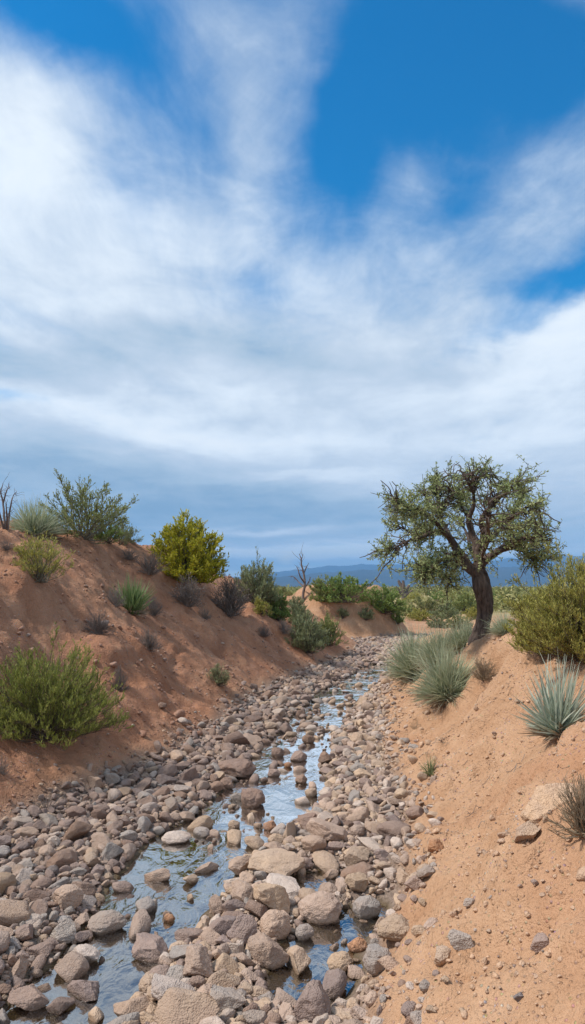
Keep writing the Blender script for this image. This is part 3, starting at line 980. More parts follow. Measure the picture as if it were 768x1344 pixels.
G_PLANT = 'shrubs and tufts on the banks and the plain'


def spot(px, py, w, h, sink=.02):
    g = ground_at(px, py)
    d = proj(*g)[2]
    return (g[0], g[1], g[2] - sink), w * d / F, h * d / F


def shrub(name, px, py, w, h, label, leaf, seed, cat='shrub', stem=None, **kw):
    loc, W, H = spot(px, py, w, h)
    e = empty(name, loc, label, cat)
    for k in ('L', 'lw', 'twl', 'sr'):
        if k in kw: kw[k] = kw[k] * H
    fol, stems = bush_parts(seed, H, W, **kw)
    if fol.n: link('foliage', fol.mesh('foliage'), leaf, e)
    link('stems', stems.mesh('stems'), stem or M_STEM, e)
    return e


def tuft(name, px, py, w, h, label, leaf, seed, cat='tuft', dead=None, **kw):
    loc, W, H = spot(px, py, w, h)
    e = empty(name, loc, label, cat)
    if 'width' in kw: kw['width'] *= H
    a, b = blade_tuft(seed, H * 1.15, W * 1.08, **kw)
    link('leaves', a.mesh('leaves'), leaf, e)
    if b.n: link('dead_leaves', b.mesh('dead_leaves'), dead or M_STRAW, e)
    return e


def dry(px, py, w, h, label, seed, mat=None, n=90, tw=620, name='dry_shrub', nlf=0, **kw):
    loc, W, H = spot(px, py, w, h)
    fol, stems = bush_parts(seed, H, W, nst=n, ntw=tw, nlf=nlf, up=.15, twl=.30 * H, sr=.019 * H, low=.0, L=.09 * H, lw=.014 * H, **kw)
    g = np.random.default_rng(seed)
    V = [np.concatenate(stems.V)]; Fs = [np.concatenate(f) for f in stems.F.values()]
    T = np.clip(.5 + .3 * noise3(V[0][:, 0] * 9 / H, V[0][:, 1] * 9 / H, V[0][:, 2] * 3 / H), 0, 1)
    if fol.n:
        a, b, c = fol.arrays(); Fs += [f + len(V[0]) for f in b]; V.append(a); T = np.concatenate([T, c])
    o = link(name, make_mesh(name, np.concatenate(V), Fs, {'tone': T}), mat or M_DRY, None, loc)
    return tag(o, label, 'dry shrub')


# --- left bank
shrub('creosote_bush', 112, 706, 128, 82, 'tall airy olive bush with bare pale stems on the red bank crest', M_CREO, 1, stem=M_GSTEM, nst=64, ntw=1900, nlf=9, L=.030, lw=.015, twl=.17, sr=.010, gap=.30, up=.25, low=.06, spike=.15)
tuft('silver_grass', 46, 704, 76, 50, 'grey green spiky clump beside the airy olive bush on the crest', M_SILVER, 2, n=900, width=.03, droop=.22, low=.25)
shrub('mixed_shrub', 52, 763, 84, 60, 'ragged yellow grey shrub on the red slope below the spiky clump', M_OLIVE, 3, stem=M_GSTEM, nst=60, ntw=600, nlf=7, L=.085, lw=.018, twl=.24, sr=.011, gap=.3, up=.55, low=.18, spike=.1)
shrub('green_shrub', 141, 712, 46, 24, 'low green shrub at the feet of the airy olive bush', M_GREEN, 4, nst=40, ntw=420, nlf=9, L=.12, lw=.035, twl=.25, sr=.02, up=.4)
shrub('low_shrub', 160, 714, 50, 30, 'pale feathery shrub on the crest between airy and yellow bushes', M_GREYG, 41, stem=M_GSTEM, nst=50, ntw=420, nlf=7, L=.13, lw=.022, twl=.28, sr=.014, up=.5, gap=.3)
shrub('yellow_bush', 246, 760, 108, 84, 'dense round yellow green bush on the red bank crest', M_YELLOW, 5, nst=190, ntw=4200, nlf=11, L=.036, lw=.017, twl=.14, sr=.008, up=.35, low=.0, gap=.0, lump=.14)
dry(196, 752, 52, 30, 'low dark dry shrub between the crest and the yellow bush', 6)
dry(168, 734, 36, 16, 'flat dry brush along the crest above the bright green tuft', 61)
tuft('green_tuft', 172, 803, 52, 44, 'bright green upright tuft alone on the red slope', M_TUFT, 7, n=420, width=.05, droop=.14, low=.42, dry=.3)
dry(150, 794, 34, 24, 'dry grey shrub hugging the bright green tuft, uphill end', 8)
dry(200, 806, 26, 26, 'dry grey shrub hugging the bright green tuft, downhill end', 81)
dry(246, 794, 46, 38, 'grey dry shrub on the slope below the yellow bush', 9, nlf=3)
dry(301, 806, 60, 50, 'largest dry brown shrub, downslope from the yellow bush', 10, nlf=3, n=110, tw=700)
dry(268, 812, 22, 16, 'tiny dry shrub on the slope between the two dry shrubs below the yellow bush', 101)
shrub('feathery_shrub', 333, 792, 66, 54, 'feathery grey green shrub at the end of the red bank crest', M_GREYG, 11, nst=90, ntw=1100, nlf=8, L=.08, lw=.018, twl=.22, sr=.010, up=.6, spike=.15, gap=.1)
shrub('green_shrub', 362, 812, 40, 38, 'dark green shrub just downslope from the feathery shrub', M_GREEN, 12, nst=60, ntw=700, nlf=9, L=.08, lw=.024, twl=.2, sr=.012, up=.35)
shrub('green_shrub', 344, 806, 24, 22, 'small olive shrub squeezed between dry brown and dark green shrubs', M_OLIVE, 121, nst=40, ntw=360, nlf=8, L=.11, lw=.03, twl=.25, sr=.015, up=.35)
dry(128, 830, 38, 30, 'small dry shrub on the slope, below the bright green tuft', 13)
dry(196, 851, 32, 28, 'small dark dry shrub on a ledge of the red slope', 14)
shrub('grey_shrub', 285, 898, 34, 24, 'small grey green shrub alone low on the red bank', M_GREYG, 15, nst=50, ntw=420, nlf=5, L=.13, lw=.025, twl=.3, sr=.02, up=.25)
shrub('broom_bush', 58, 962, 204, 102, 'big fresh green broom like bush in front on the red bank', M_BROOM, 16, nst=300, ntw=5600, nlf=11, L=.050, lw=.0085, twl=.18, sr=.0065, up=.75, low=.0, gap=.22, spike=.12, lspread=.6)
dry(70, 968, 120, 40, 'skirt of dead grey twigs under the big green bush', 17, name='dead_brush')
dry(156, 905, 28, 30, 'dry brown shrub half hidden behind the big green bush', 18)
dry(62, 1064, 44, 26, 'thin dry shrub at the foot of the red bank', 19, tw=260, n=40)
dry(2, 1016, 22, 26, 'dry twigs at the photo edge under the big green bush', 20, tw=200, n=40)
dry(8, 722, 26, 14, 'low dark dry shrub beside the ragged yellow grey shrub', 21)
shrub('grey_shrub', 403, 856, 54, 52, 'dark grey green shrub on the nose of the red bank', M_GREYG, 22, nst=100, ntw=1200, nlf=9, L=.07, lw=.016, twl=.2, sr=.010, up=.6)
shrub('grey_shrub', 430, 846, 46, 36, 'lighter green shrub at the tip of the red bank nose', M_CREO, 23, nst=80, ntw=900, nlf=9, L=.085, lw=.02, twl=.22, sr=.012, up=.6)
shrub('grey_shrub', 391, 820, 34, 30, 'shrub behind the dark shrub on the red bank nose', M_GREYG, 24, nst=60, ntw=600, nlf=9, L=.09, lw=.022, twl=.22, sr=.012, up=.5)
dry(346, 834, 22, 14, 'tiny dark dry shrub under the dark green shrub', 25)
dry(372, 830, 30, 16, 'dry brush above the red bank nose', 26)

# --- the mound at the bend
shrub('mound_bush', 452, 790, 82, 35, 'wide green bush on top of the mound at the bend', M_GREEN, 30, nst=100, ntw=1500, nlf=9, L=.07, lw=.03, twl=.2, sr=.010, up=.3, gap=.2)
shrub('mound_bush', 424, 789, 40, 30, 'paler green bush beside the dead snag on the mound', M_CREO, 31, nst=60, ntw=700, nlf=9, L=.09, lw=.03, twl=.22, sr=.012, up=.4, gap=.2)
shrub('mound_bush', 503, 803, 62, 34, 'dark green bush drooping over the end of the mound', M_GREEN, 32, nst=90, ntw=1300, nlf=9, L=.07, lw=.03, twl=.2, sr=.010, up=.25, gap=.1)
shrub('small_shrub', 450, 812, 18, 14, 'small tuft like shrub on the mound side, nearer the snag', M_GREYG, 33, nst=30, ntw=200, nlf=8, L=.16, lw=.04, twl=.3, sr=.02, up=.6)
shrub('small_shrub', 480, 814, 20, 16, 'small tuft like shrub on the mound side, nearer the bend', M_GREYG, 34, nst=30, ntw=220, nlf=8, L=.16, lw=.04, twl=.3, sr=.02, up=.6)
shrub('small_shrub', 520, 818, 18, 16, 'small dark shrub where the mound runs out into the wash', M_GREEN, 35, nst=30, ntw=220, nlf=8, L=.16, lw=.04, twl=.3, sr=.02, up=.4)
shrub('small_shrub', 388, 800, 30, 18, 'grey shrub between the red bank nose and the snag', M_GREYG, 36, nst=40, ntw=300, nlf=8, L=.14, lw=.04, twl=.3, sr=.02, up=.4)

# --- right bank
tuft('silver_grass', 590, 915, 88, 68, 'foremost silver green grass clump on the crest of the sandy bank', M_SILVER, 50, n=1791, width=.022, droop=.32, low=.10, dry=0.5)
tuft('silver_grass', 545, 888, 72, 62, 'silver green grass clump hanging down towards the stream', M_SILVER, 51, n=1581, width=.022, droop=.32, low=.12, dry=0.3)
tuft('silver_grass', 578, 872, 64, 52, 'silver green grass clump behind the two front clumps', M_SILVER, 52, n=1264, width=.022, droop=.28, low=.15, dry=0.45)
tuft('silver_grass', 609, 850, 52, 42, 'silver green grass clump touching the mesquite trunk', M_SILVER, 53, n=1054, width=.022, droop=.28, low=.15, dry=0.25)
tuft('silver_grass', 662, 832, 40, 32, 'silver grey grass clump right behind the mesquite trunk, towards the olive bush', M_SILVER, 54, n=737, width=.022, droop=.28, low=.15, dry=0.4)
dry(636, 890, 40, 28, 'straw coloured dry shrub behind the foremost silver clump', 55, M_STRAW, nlf=4)
shrub('olive_bush', 768, 858, 156, 116, 'big olive yellow bush filling the crest of the sandy bank', M_OLIVE, 56, nst=280, ntw=6000, nlf=11, L=.042, lw=.008, twl=.18, sr=.006, up=.7, gap=.22, spike=.22)
shrub('olive_bush', 712, 854, 76, 74, 'smaller olive yellow bush next to the mesquite', M_OLIVE, 57, nst=200, ntw=3600, nlf=11, L=.045, lw=.014, twl=.17, sr=.008, up=.55, gap=.1, spike=.15)
dry(744, 862, 60, 36, 'bare dark twigs under the big olive yellow bush', 58, n=60, tw=300)
tuft('agave', 733, 962, 100, 88, 'pale blue green spiky agave on the sandy slope', M_AGAVE, 59, n=330, width=.040, droop=.06, low=.12, dry=.5, base=.05, cat='agave')
dry(768, 1098, 92, 74, 'dry straw brush beside the tan outcrop rock', 60, M_STRAW, n=130, tw=500)
tuft('small_tuft', 566, 1017, 26, 26, 'small pale green tuft alone low on the sandy slope', M_GREYG, 62, n=90, width=.05, droop=.25, low=.2)
dry(547, 957, 22, 14, 'small dry sprig on the sandy slope below the silver clumps', 63, M_STRAW, n=25, tw=80)
dry(582, 972, 26, 12, 'thin brown sprig on the sandy slope above the small tuft', 64, n=20, tw=60)

# --- dead twigs and bits of straw lying about
gl = np.random.default_rng(77)
n = 2600
Y = 3 + 17 * gl.random(n) ** 1.4
lf = gl.random(n) < .55
Xl = np.where(lf, toeL(Y) - .15 - 4 * gl.random(n), toeR(Y) + .1 + 3 * gl.random(n))
kp = fbm(Xl * .8, Y * .8, 61., 3) > .02
Xl, Y = Xl[kp], Y[kp]; n = len(Y)
a = gl.uniform(0, 6.28, n); ln = gl.uniform(.015, .085, n)
P = []
for f in (-.5, 0, .5):
    x_ = Xl + np.cos(a + f * .9) * ln * f; y_ = Y + np.sin(a + f * .9) * ln * f
    P.append(np.stack([x_, y_, land(x_, y_) + .006 + .012 * gl.random(n)], 1))
V, Fc = tubes(np.stack(P, 1), np.repeat(gl.uniform(.001, .0026, n)[:, None], 3, 1), 3)
mb = MB(); mb.add(V, Fc, np.repeat(gl.random(n), 9))
tag(link('litter', mb.mesh('litter'), M_DRY), 'dead twigs scattered over the soil of both banks', 'litter', kind='stuff')

# --- bushes of the plain one can tell apart
M_PLAIN = plant_mat('plain_leaf', (.17, .19, .07), (.25, .255, .095), (.35, .335, .14))
plainb = [(552, 815, 34, 20, M_OLIVE, 'low yellowish bush where the sandy track leaves the wash'),
          (577, 824, 36, 22, M_GREYG, 'grey green bush peeping over the silver grass, nearer the wash'),
          (604, 824, 34, 22, M_PLAIN, 'olive green bush peeping over the silver grass, nearer the mesquite'),
          (622, 812, 30, 20, M_OLIVE, 'yellowish bush touching the stream side of the mesquite trunk'),
          (592, 808, 36, 20, M_PLAIN, 'olive bush in the middle of the gap between dead yucca and mesquite'),(560, 806, 46, 30, M_PLAIN, 'green bush on the plain between the dead yucca and the mesquite'),
          (585, 812, 44, 26, M_GREYG, 'grey green bush at the edge of the sandy track'),
          (612, 803, 46, 30, M_CREO, 'dark green bush on the plain close to the mesquite trunk'),
          (668, 800, 46, 34, M_PLAIN, 'green bush on the plain showing behind the mesquite trunk'),
          (692, 808, 40, 36, M_OLIVE, 'olive bush between the mesquite and the smaller olive yellow bush'),
          (543, 792, 30, 18, M_OLIVE, 'olive bush on the plain right behind the dead yucca'),
          (366, 782, 40, 16, M_PLAIN, 'green bush on the plain before the foothills by the snag'),
          (600, 786, 40, 14, M_OLIVE, 'pale olive bush farther off under the mesquite branches'),
          (645, 792, 30, 20, M_GREEN, 'dark green bush on the plain touching the mesquite trunk'),
          (575, 790, 34, 16, M_GREEN, 'far dark green bush beyond the green bush of the plain')]
for i, (px, py, w, h, m, lab) in enumerate(plainb):
    shrub('plain_bush', px, py, w, h * .78, lab, m, 200 + i, nst=60, ntw=800, nlf=8, L=.09, lw=.04, twl=.22, sr=.010, up=.3, gap=.2)['group'] = 'bushes on the plain'

# --- far scrub, one mass
g = np.random.default_rng(55)
mb = MB()
for n, y0, y1, k, nl, pw in ((330, 40, 120, .42, 110, 1.2), (1500, 120, 520, 1.1, 46, 1.25), (2600, 520, 3000, 4.2, 18, 1.3)):
    Y = y0 + (y1 - y0) * g.random(n) ** pw
    X = Y * g.uniform(-.62, .62, n)
    dens = fbm(X * 4 / y1, Y * 4 / y1, 3.0, 3)
    keep = dens > -.22
    X, Y = X[keep], Y[keep]; n = len(X)
    Z = land(X, Y, False)
    Hs = g.uniform(.7, 1.5, n) * np.where(g.random(n) < .12, 1.5, 1)
    Ws = Hs * g.uniform(1.1, 2.2, n)
    idx = np.repeat(np.arange(n), nl); m = len(idx)
    d = unit(g.normal(size=(m, 3))); d[:, 2] = np.abs(d[:, 2])
    d *= (g.random(m) ** .35)[:, None]
    d *= (1 + .4 * noise3(d[:, 0] * 2 + idx * 3.7, d[:, 1] * 2, d[:, 2] * 2))[:, None]
    P = np.stack([X[idx] + d[:, 0] * Ws[idx] / 2, Y[idx] + d[:, 1] * Ws[idx] / 2, Z[idx] + d[:, 2] * Hs[idx] * .95], 1)
    L = k * .55 * g.uniform(.6, 1.3, m)
    V, Fc = leaves(P, unit(g.normal(size=(m, 3)) + np.array([0, 0, .8])), np.minimum(L, Hs[idx] * .9), np.minimum(L * .6, Hs[idx] * .8), g)
    tone = np.clip(.45 + .28 * g.normal(size=n)[idx] + .1 * g.normal(size=m), 0, 1)
    mb.add(V, Fc, np.repeat(tone, 4))
scrub = link('scrub', mb.mesh('scrub'), plant_mat('far_scrub', (.15, .17, .055), (.26, .26, .09), (.41, .37, .16)))
tag(scrub, 'low green and yellow scrub covering the far plain', 'scrub', kind='stuff')

# ------------------------------------------------------------------ the mesquite tree
TB = ground_at(634, 836)
TY = TB[1]


def tz(zx, zy, dy=0.0):
    """a point of the tree: place in an enlargement of the photo and metres behind the trunk"""
    zx = 453 + (zx - 453) * .86
    if zy < 480: zy = 480 + (zy - 480) * .88
    d = ray(480 + zx / 2.954, 590 + zy / 2.954)
    t = (TY + dy) / d[1]
    return np.array([d[0] * t, TY + dy, EYE + d[2] * t]) - TB


UNIT = TY / F / 2.954      # metres per pixel of that enlargement
LIMB = [
    # trunk
    ([(449, 757, 0), (448, 725, 0), (453, 682, .03), (464, 632, .05), (463, 582, .0), (450, 532, -.04), (439, 490, 0), (414, 461, 0)], [36, 29, 27, 29, 31, 34, 31, 23], 1),
    # long limb reaching towards the stream
    ([(440, 492, 0), (412, 462, .02), (380, 432, .05), (350, 398, .1), (330, 362, .15), (303, 322, .1), (270, 292, 0), (225, 303, -.15), (175, 320, -.3), (120, 338, -.35), (70, 362, -.35), (26, 392, -.4)],
     [24, 22, 20, 18, 15, 13, 10, 8, 6.5, 5, 3.6, 1.6], 0),
    ([(306, 326, .1), (280, 270, .3), (258, 215, .5), (252, 160, .6), (258, 105, .55), (250, 78, .6)], [9, 7.5, 6, 4.5, 3, 1.4], 0),
    ([(272, 292, 0), (238, 250, -.3), (200, 222, -.55), (150, 204, -.7), (100, 180, -.8), (60, 160, -.9)], [9, 7.5, 6, 5, 3.4, 1.5], 0),
    ([(225, 303, -.15), (175, 285, .25), (120, 290, .5), (60, 270, .6)], [6, 4.5, 3, 1.4], 0),
    ([(345, 392, .1), (300, 402, -.35), (255, 432, -.6), (215, 455, -.7), (180, 472, -.75)], [9, 6.5, 5, 3.4, 1.4], 0),
    ([(352, 402, .1), (330, 430, .4), (312, 470, .6), (305, 505, .65)], [7, 5, 3, 1.2], 0),
    ([(255, 215, .5), (215, 160, .9), (190, 120, 1.1)], [5, 3.4, 1.3], 0),
    ([(258, 215, .5), (290, 160, .3), (308, 110, .2)], [5, 3.2, 1.3], 0),
    # middle limbs
    ([(440, 480, 0), (430, 430, .02), (432, 388, .05), (425, 352, .1), (408, 310, .15), (392, 262, .1), (398, 225, 0), (412, 180, -.1), (414, 130, -.2), (424, 85, -.25), (436, 50, -.3)],
     [24, 21, 19, 17, 14, 12, 10, 8, 6, 4, 1.6], 0),
    ([(395, 245, .1), (370, 200, .45), (352, 150, .7), (348, 100, .8)], [8, 6, 4, 1.5], 0),
    ([(414, 135, -.2), (395, 90, -.5), (375, 55, -.6)], [5, 3, 1.2], 0),
    ([(432, 395, .05), (452, 350, -.05), (458, 300, -.2), (448, 262, -.3), (468, 215, -.45), (505, 175, -.6), (522, 130, -.7), (524, 75, -.75)], [17, 14, 12, 10.5, 9, 7, 4.6, 1.6], 0),
    ([(505, 175, -.6), (545, 135, -.8), (590, 100, -.95)], [6, 4, 1.5], 0),
    ([(452, 352, -.05), (490, 325, .35), (525, 290, .7), (560, 235, .95), (610, 185, 1.1), (640, 130, 1.15)], [12, 10, 8, 6, 4, 1.5], 0),
    ([(525, 290, .7), (580, 285, 1.0), (640, 275, 1.15), (700, 255, 1.2)], [7, 5.2, 3.6, 1.4], 0),
    ([(458, 300, -.2), (500, 265, -.7), (560, 250, -1.1), (620, 215, -1.3), (690, 200, -1.4)], [9, 7, 5.4, 3.6, 1.4], 0),
    # limb arching over the plain
    ([(443, 470, 0), (456, 440, -.05), (485, 412, -.15), (525, 382, -.3), (565, 368, -.4), (605, 366, -.5), (640, 385, -.55), (670, 410, -.6), (700, 432, -.6)], [19, 16, 14, 12.5, 11, 9, 6, 3.6, 1.5], 0),
    ([(560, 370, -.4), (610, 335, -.7), (665, 320, -.9), (730, 318, -1.0)], [8, 6, 4, 1.5], 0),
    ([(525, 382, -.3), (570, 340, .2), (620, 335, .5), (690, 345, .6)], [8, 6, 4, 1.4], 0),
    ([(430, 430, 0), (400, 370, .7), (380, 300, 1.2), (350, 250, 1.5)], [11, 8, 5.5, 1.6], 0),
    ([(440, 420, 0), (470, 350, -.9), (480, 280, -1.3), (470, 220, -1.5), (455, 160, -1.6)], [10, 8, 6, 4, 1.5], 0),
]
tree = empty('mesquite_tree', TB, 'gnarled mesquite tree with twisted dark trunk on the sandy bank', 'tree')
g = np.random.default_rng(91)
trunk, limbs = MB(), MB()
tips = []
for li, (pts, rad, istrunk) in enumerate(LIMB):
    P = catmull([tz(*p) for p in pts], 8 if istrunk else 6)
    rr = np.interp(np.linspace(0, len(rad) - 1, len(P)), np.arange(len(rad)), rad) * UNIT
    if not istrunk: P[1:] += .35 * rr[1:, None] * np.stack([noise3(P[1:, 2] * 5, li * 3.1, k * 7.7) for k in range(3)], 1) * 2
    sides = 40 if istrunk else 16
    V, Fc = tubes(P[None], rr[None], sides)
    V = V.reshape(len(P), sides, 3)
    ang = np.arange(sides) / sides * 2 * PI
    s = np.concatenate([[0], np.cumsum(np.linalg.norm(np.diff(P, axis=0), axis=1))])
    tw = ang[None] + s[:, None] * (1.1 if istrunk else 1.6)
    fz = s[:, None] * 1.0 + li * 5
    rid = 1 + .26 * noise3(np.cos(tw) * 2.1, np.sin(tw) * 2.1, fz * .6) + .20 * noise3(np.cos(tw) * 5.5, np.sin(tw) * 5.5, fz * .5)
    if istrunk:
        rid = rid - .16 * np.clip(.16 - np.abs(noise3(np.cos(tw) * 3.2, np.sin(tw) * 3.2, fz * .35 + 40)), 0, 1) / .16
        flare = sstep(.35, 0, s)[:, None]
        rid = rid * (1 + flare * (.40 + .75 * np.maximum(0, noise3(np.cos(ang) * 1.6, np.sin(ang) * 1.6, 3.3))[None]))
    V = P[:, None] + (V - P[:, None]) * rid[..., None]
    (trunk if istrunk else limbs).add(V.reshape(-1, 3), Fc)
    if not istrunk:
        for i in range(len(P)):
            if rr[i] < 9.5 * UNIT: tips.append((P[i], unit(P[min(i + 1, len(P) - 1)] - P[max(i - 1, 0)]), rr[i]))
# branchlets
B0 = np.array([a for a, _, _ in tips]); BT = np.array([b for _, b, _ in tips]); BR = np.array([c for _, _, c in tips])
nb = 700
pick = g.choice(len(B0), nb, p=(1 / (BR + .012)) / (1 / (BR + .012)).sum())
b = B0[pick] + g.normal(size=(nb, 3)) * .02
sd_ = unit(BT[pick] * .7 + .95 * unit(g.normal(size=(nb, 3))) + np.array([0, 0, .22]))
bl = g.uniform(.14, .40, nb)
K = 6
t = np.linspace(0, 1, K)[None, :, None]
bend = np.stack([g.normal(size=nb) * .25, g.normal(size=nb) * .25, -.18 + .3 * g.normal(size=nb)], 1)
BP = b[:, None] + sd_[:, None] * bl[:, None, None] * t + bend[:, None] * bl[:, None, None] * t ** 2
BP[:, 1:] += g.normal(size=(nb, K - 1, 3)) * .016
V, Fc = tubes(BP, np.maximum(.011 * np.linspace(1, .35, K)[None] * g.uniform(.6, 1.3, (nb, 1)), .003), 5)
limbs.add(V, Fc)
# twigs and leaves
nt = 5000
bi = g.integers(0, nb, nt); f = (.12 + .87 * g.random(nt)) * (K - 1); i0 = np.minimum(f.astype(int), K - 2); fr = (f - i0)[:, None]
b = BP[bi, i0] * (1 - fr) + BP[bi, i0 + 1] * fr
td = unit(unit(BP[bi, i0 + 1] - BP[bi, i0]) * .6 + .95 * unit(g.normal(size=(nt, 3))) + np.array([0, 0, .1]))
cl = noise3(b[:, 0] * 1.8 + 9, b[:, 1] * 1.8, b[:, 2] * 1.8)
gx, gzz = (b[:, 0] / UNIT / .86 + 453), 480 + (752 - b[:, 2] / UNIT - 480) / .88      # open gaps between the crown's lobes, seen across the wash
gap = (np.abs(gx - (328 + (gzz - 60) * .05)) < 21 + 8 * noise3(gzz * .03, b[:, 1], 2.)) & (gzz < 330)
gap |= (np.abs(gx - 600 - (gzz - 100) * .1) < 18) & (gzz < 165)
gap |= (np.hypot((gx - 375) / 32, (gzz - 350) / 55) < 1) | (np.hypot((gx - 520) / 34, (gzz - 425) / 26) < 1)
k = (cl > .0) & ~gap
b, td, bi = b[k], td[k], bi[k]; nt = len(b)
tl = g.uniform(.09, .24, nt)
TP = b[:, None] + td[:, None] * tl[:, None, None] * np.linspace(0, 1, 3)[None, :, None]
V, Fc = tubes(TP, np.full((nt, 3), .0034) * np.array([1, .8, .5]), 3)
limbs.add(V, Fc)
nl = 13
ti = np.repeat(np.arange(nt), nl); m = len(ti); u = g.random(m)[:, None]
lp = TP[ti, 0] * (1 - u) + TP[ti, 2] * u
ld = unit(td[ti] * .5 + unit(g.normal(size=(m, 3))) + np.array([0, 0, .15]))
V, Fc = leaves(lp, ld, g.uniform(.026, .056, m), g.uniform(.011, .02, m), g)
crown = MB()
crown.add(V, Fc, np.repeat(np.clip(.5 + .2 * g.normal(size=nt)[ti] + .14 * g.normal(size=m), 0, 1), 4))
link('trunk', trunk.mesh('trunk'), M_BARK, tree)
link('limbs', limbs.mesh('limbs'), M_BARK, tree)
link('crown', crown.mesh('crown'), M_MESQ, tree)


# ------------------------------------------------------------------ dead wood
def skeleton(name, loc, sticks, mat, label, cat, sides=8, wob=.02):
    """loc is the foot; sticks are lists of (x, y, z, radius) above it"""
    mb = MB()
    for s in sticks:
        s = np.array(s, float)
        P = catmull(s[:, :3], 5)
        rr = np.interp(np.linspace(0, len(s) - 1, len(P)), np.arange(len(s)), s[:, 3]) * .68
        P[1:] += wob * np.stack([noise3(P[1:, 2] * 6, P[1:, 0] * 6, k * 5.5 + len(mb.V)) for k in range(3)], 1)
        V, Fc = tubes(P[None], rr[None], sides)
        mb.add(V, Fc)
        gk = np.random.default_rng(len(mb.V) + 5)
        ln_ = np.linalg.norm(P[-1] - P[0])
        q = P[gk.integers(len(P) // 3, len(P), 9)]
        dd = unit(unit(P[-1] - P[0]) * .7 + unit(gk.normal(size=(9, 3))))
        lt = ln_ * gk.uniform(.10, .30, 9)
        T3 = q[:, None] + dd[:, None] * lt[:, None, None] * np.linspace(0, 1, 4)[None, :, None]
        T3[:, 1:] += gk.normal(size=(9, 3, 3)) * .05 * lt[:, None, None]
        V, Fc = tubes(T3, np.full((9, 4), s[:, 3].min() * .55) * np.array([1, .8, .6, .4]), 4)
        mb.add(V, Fc)
    return tag(link(name, mb.mesh(name), mat, None, loc), label, cat)


def px_sticks(base_px, sticks):
    """foot of a dead plant and its sticks, measured in the photo: px, py, metres behind, radius in px"""
    g0 = ground_at(*base_px)
    out = []
    for s in sticks:
        o = []
        for (x, y, dy, r) in s:
            d = ray(x, y); t = (g0[1] + dy) / d[1]
            o.append((d[0] * t - g0[0], dy, EYE + d[2] * t - g0[2], r * g0[1] / F))
        out.append(o)
    return g0, out


g0, st = px_sticks((398, 790), [
    [(398, 794, 0, 3), (398, 780, 0, 2.5), (400, 768, 0, 2.4), (399, 755, .1, 1.9), (396, 742, .1, 1.5), (395, 733, .1, 1.0), (393, 727, .1, .5)],
    [(399, 764, 0, 1.7), (394, 756, -.2, 1.2), (391, 747, -.2, .8), (389, 743, -.2, .4)],
    [(399, 770, 0, 1.7), (392, 764, .2, 1.1), (387, 758, .3, .8), (382, 756, .3, .4)],
    [(399, 752, .1, 1.4), (402, 745, .2, 1.0), (405, 740, .3, .4)],
    [(400, 772, 0, 1.6), (405, 764, -.1, 1.0), (407, 758, -.1, .5)],
    [(395, 736, .1, .8), (397, 730, .0, .6), (396, 725, 0, .3)]])
skeleton('dead_snag', g0, st, M_DEAD, 'small leafless dead tree with forked branches on the mound', 'dead tree')
g0, st = px_sticks((8, 694), [
    [(7, 698, 0, 2.6), (6, 680, 0, 2.2), (4, 660, .1, 1.8), (1, 645, .1, 1.2), (4, 634, .1, .6)],
    [(10, 698, 0, 2.4), (12, 678, .1, 2.0), (15, 658, .15, 1.4), (19, 648, .2, .7), (22, 646, .2, .5)],
    [(5, 698, 0, 2.2), (0, 676, -.1, 1.9), (-6, 652, -.2, 1.2), (-9, 636, -.2, .6)],
    [(4, 662, .1, 1.4), (8, 648, .2, 1.0), (12, 637, .3, .5)],
    [(9, 698, 0, 2.0), (9, 676, -.2, 1.6), (8, 662, -.3, .8)],
    [(4, 660, .1, 1.0), (9, 643, .0, .8), (13, 640, 0, .4)]])
skeleton('dead_shrub', g0, st, M_DEAD, 'bundle of bare purple brown stems standing on the red bank crest', 'dead plant')
g0, st = px_sticks((530, 786), [
    [(530, 789, 0, 3.2), (530, 780, 0, 3), (529, 773, 0, 2.6), (525, 766, .1, 2.2), (523, 762, .1, 1.6)],
    [(530, 780, 0, 2.8), (534, 774, .2, 2.4), (537, 768, .3, 1.8)],
    [(530, 778, 0, 2.6), (530, 770, -.2, 2.2), (529, 762, -.2, 1.6)],
    [(530, 782, 0, 2.4), (537, 778, -.2, 1.7), (541, 775, -.3, 1.0)],
    [(530, 782, 0, 2.4), (524, 776, -.2, 1.8), (521, 771, -.2, 1.3)]])
e = empty('dead_yucca', g0, 'dark dead yucca with stubby arms on the plain past the mound', 'dead plant')
mb = MB(); fr_ = MB(); gg = np.random.default_rng(8)
for s in st:
    s = np.array(s); P = catmull(s[:, :3], 5); rr = np.interp(np.linspace(0, len(s) - 1, len(P)), np.arange(len(s)), s[:, 3])
    V, Fc = tubes(P[None], rr[None], 8); mb.add(V, Fc)
    q = np.repeat(P[len(P) // 2:], 14, 0)
    V, Fc, _ = blades(q, gg.normal(size=q.shape) + np.array([0, 0, .5]), gg.uniform(.08, .22, len(q)), .022, np.zeros((1, 3)), gg, 3)
    fr_.add(V, Fc, gg.random())
link('arms', mb.mesh('arms'), M_DEAD, e)
link('dead_leaves', fr_.mesh('dead_leaves'), M_DRY, e)

# ------------------------------------------------------------------ light and sky
SUN_EL, SUN_AZ = 52, -98          # azimuth from straight ahead, clockwise
sd = bpy.data.lights.new('sun', 'SUN')
sd.energy = SUN_E = 3.1
sd.angle = R(6)
sd.color = (1.0, .93, .84)
so = bpy.data.objects.new('sun', sd)
C.objects.link(so)
to = Vector((math.sin(R(SUN_AZ)) * math.cos(R(SUN_EL)), math.cos(R(SUN_AZ)) * math.cos(R(SUN_EL)), math.sin(R(SUN_EL))))
so.rotation_euler = to.to_track_quat('Z', 'Y').to_euler()
so.location = to * 60

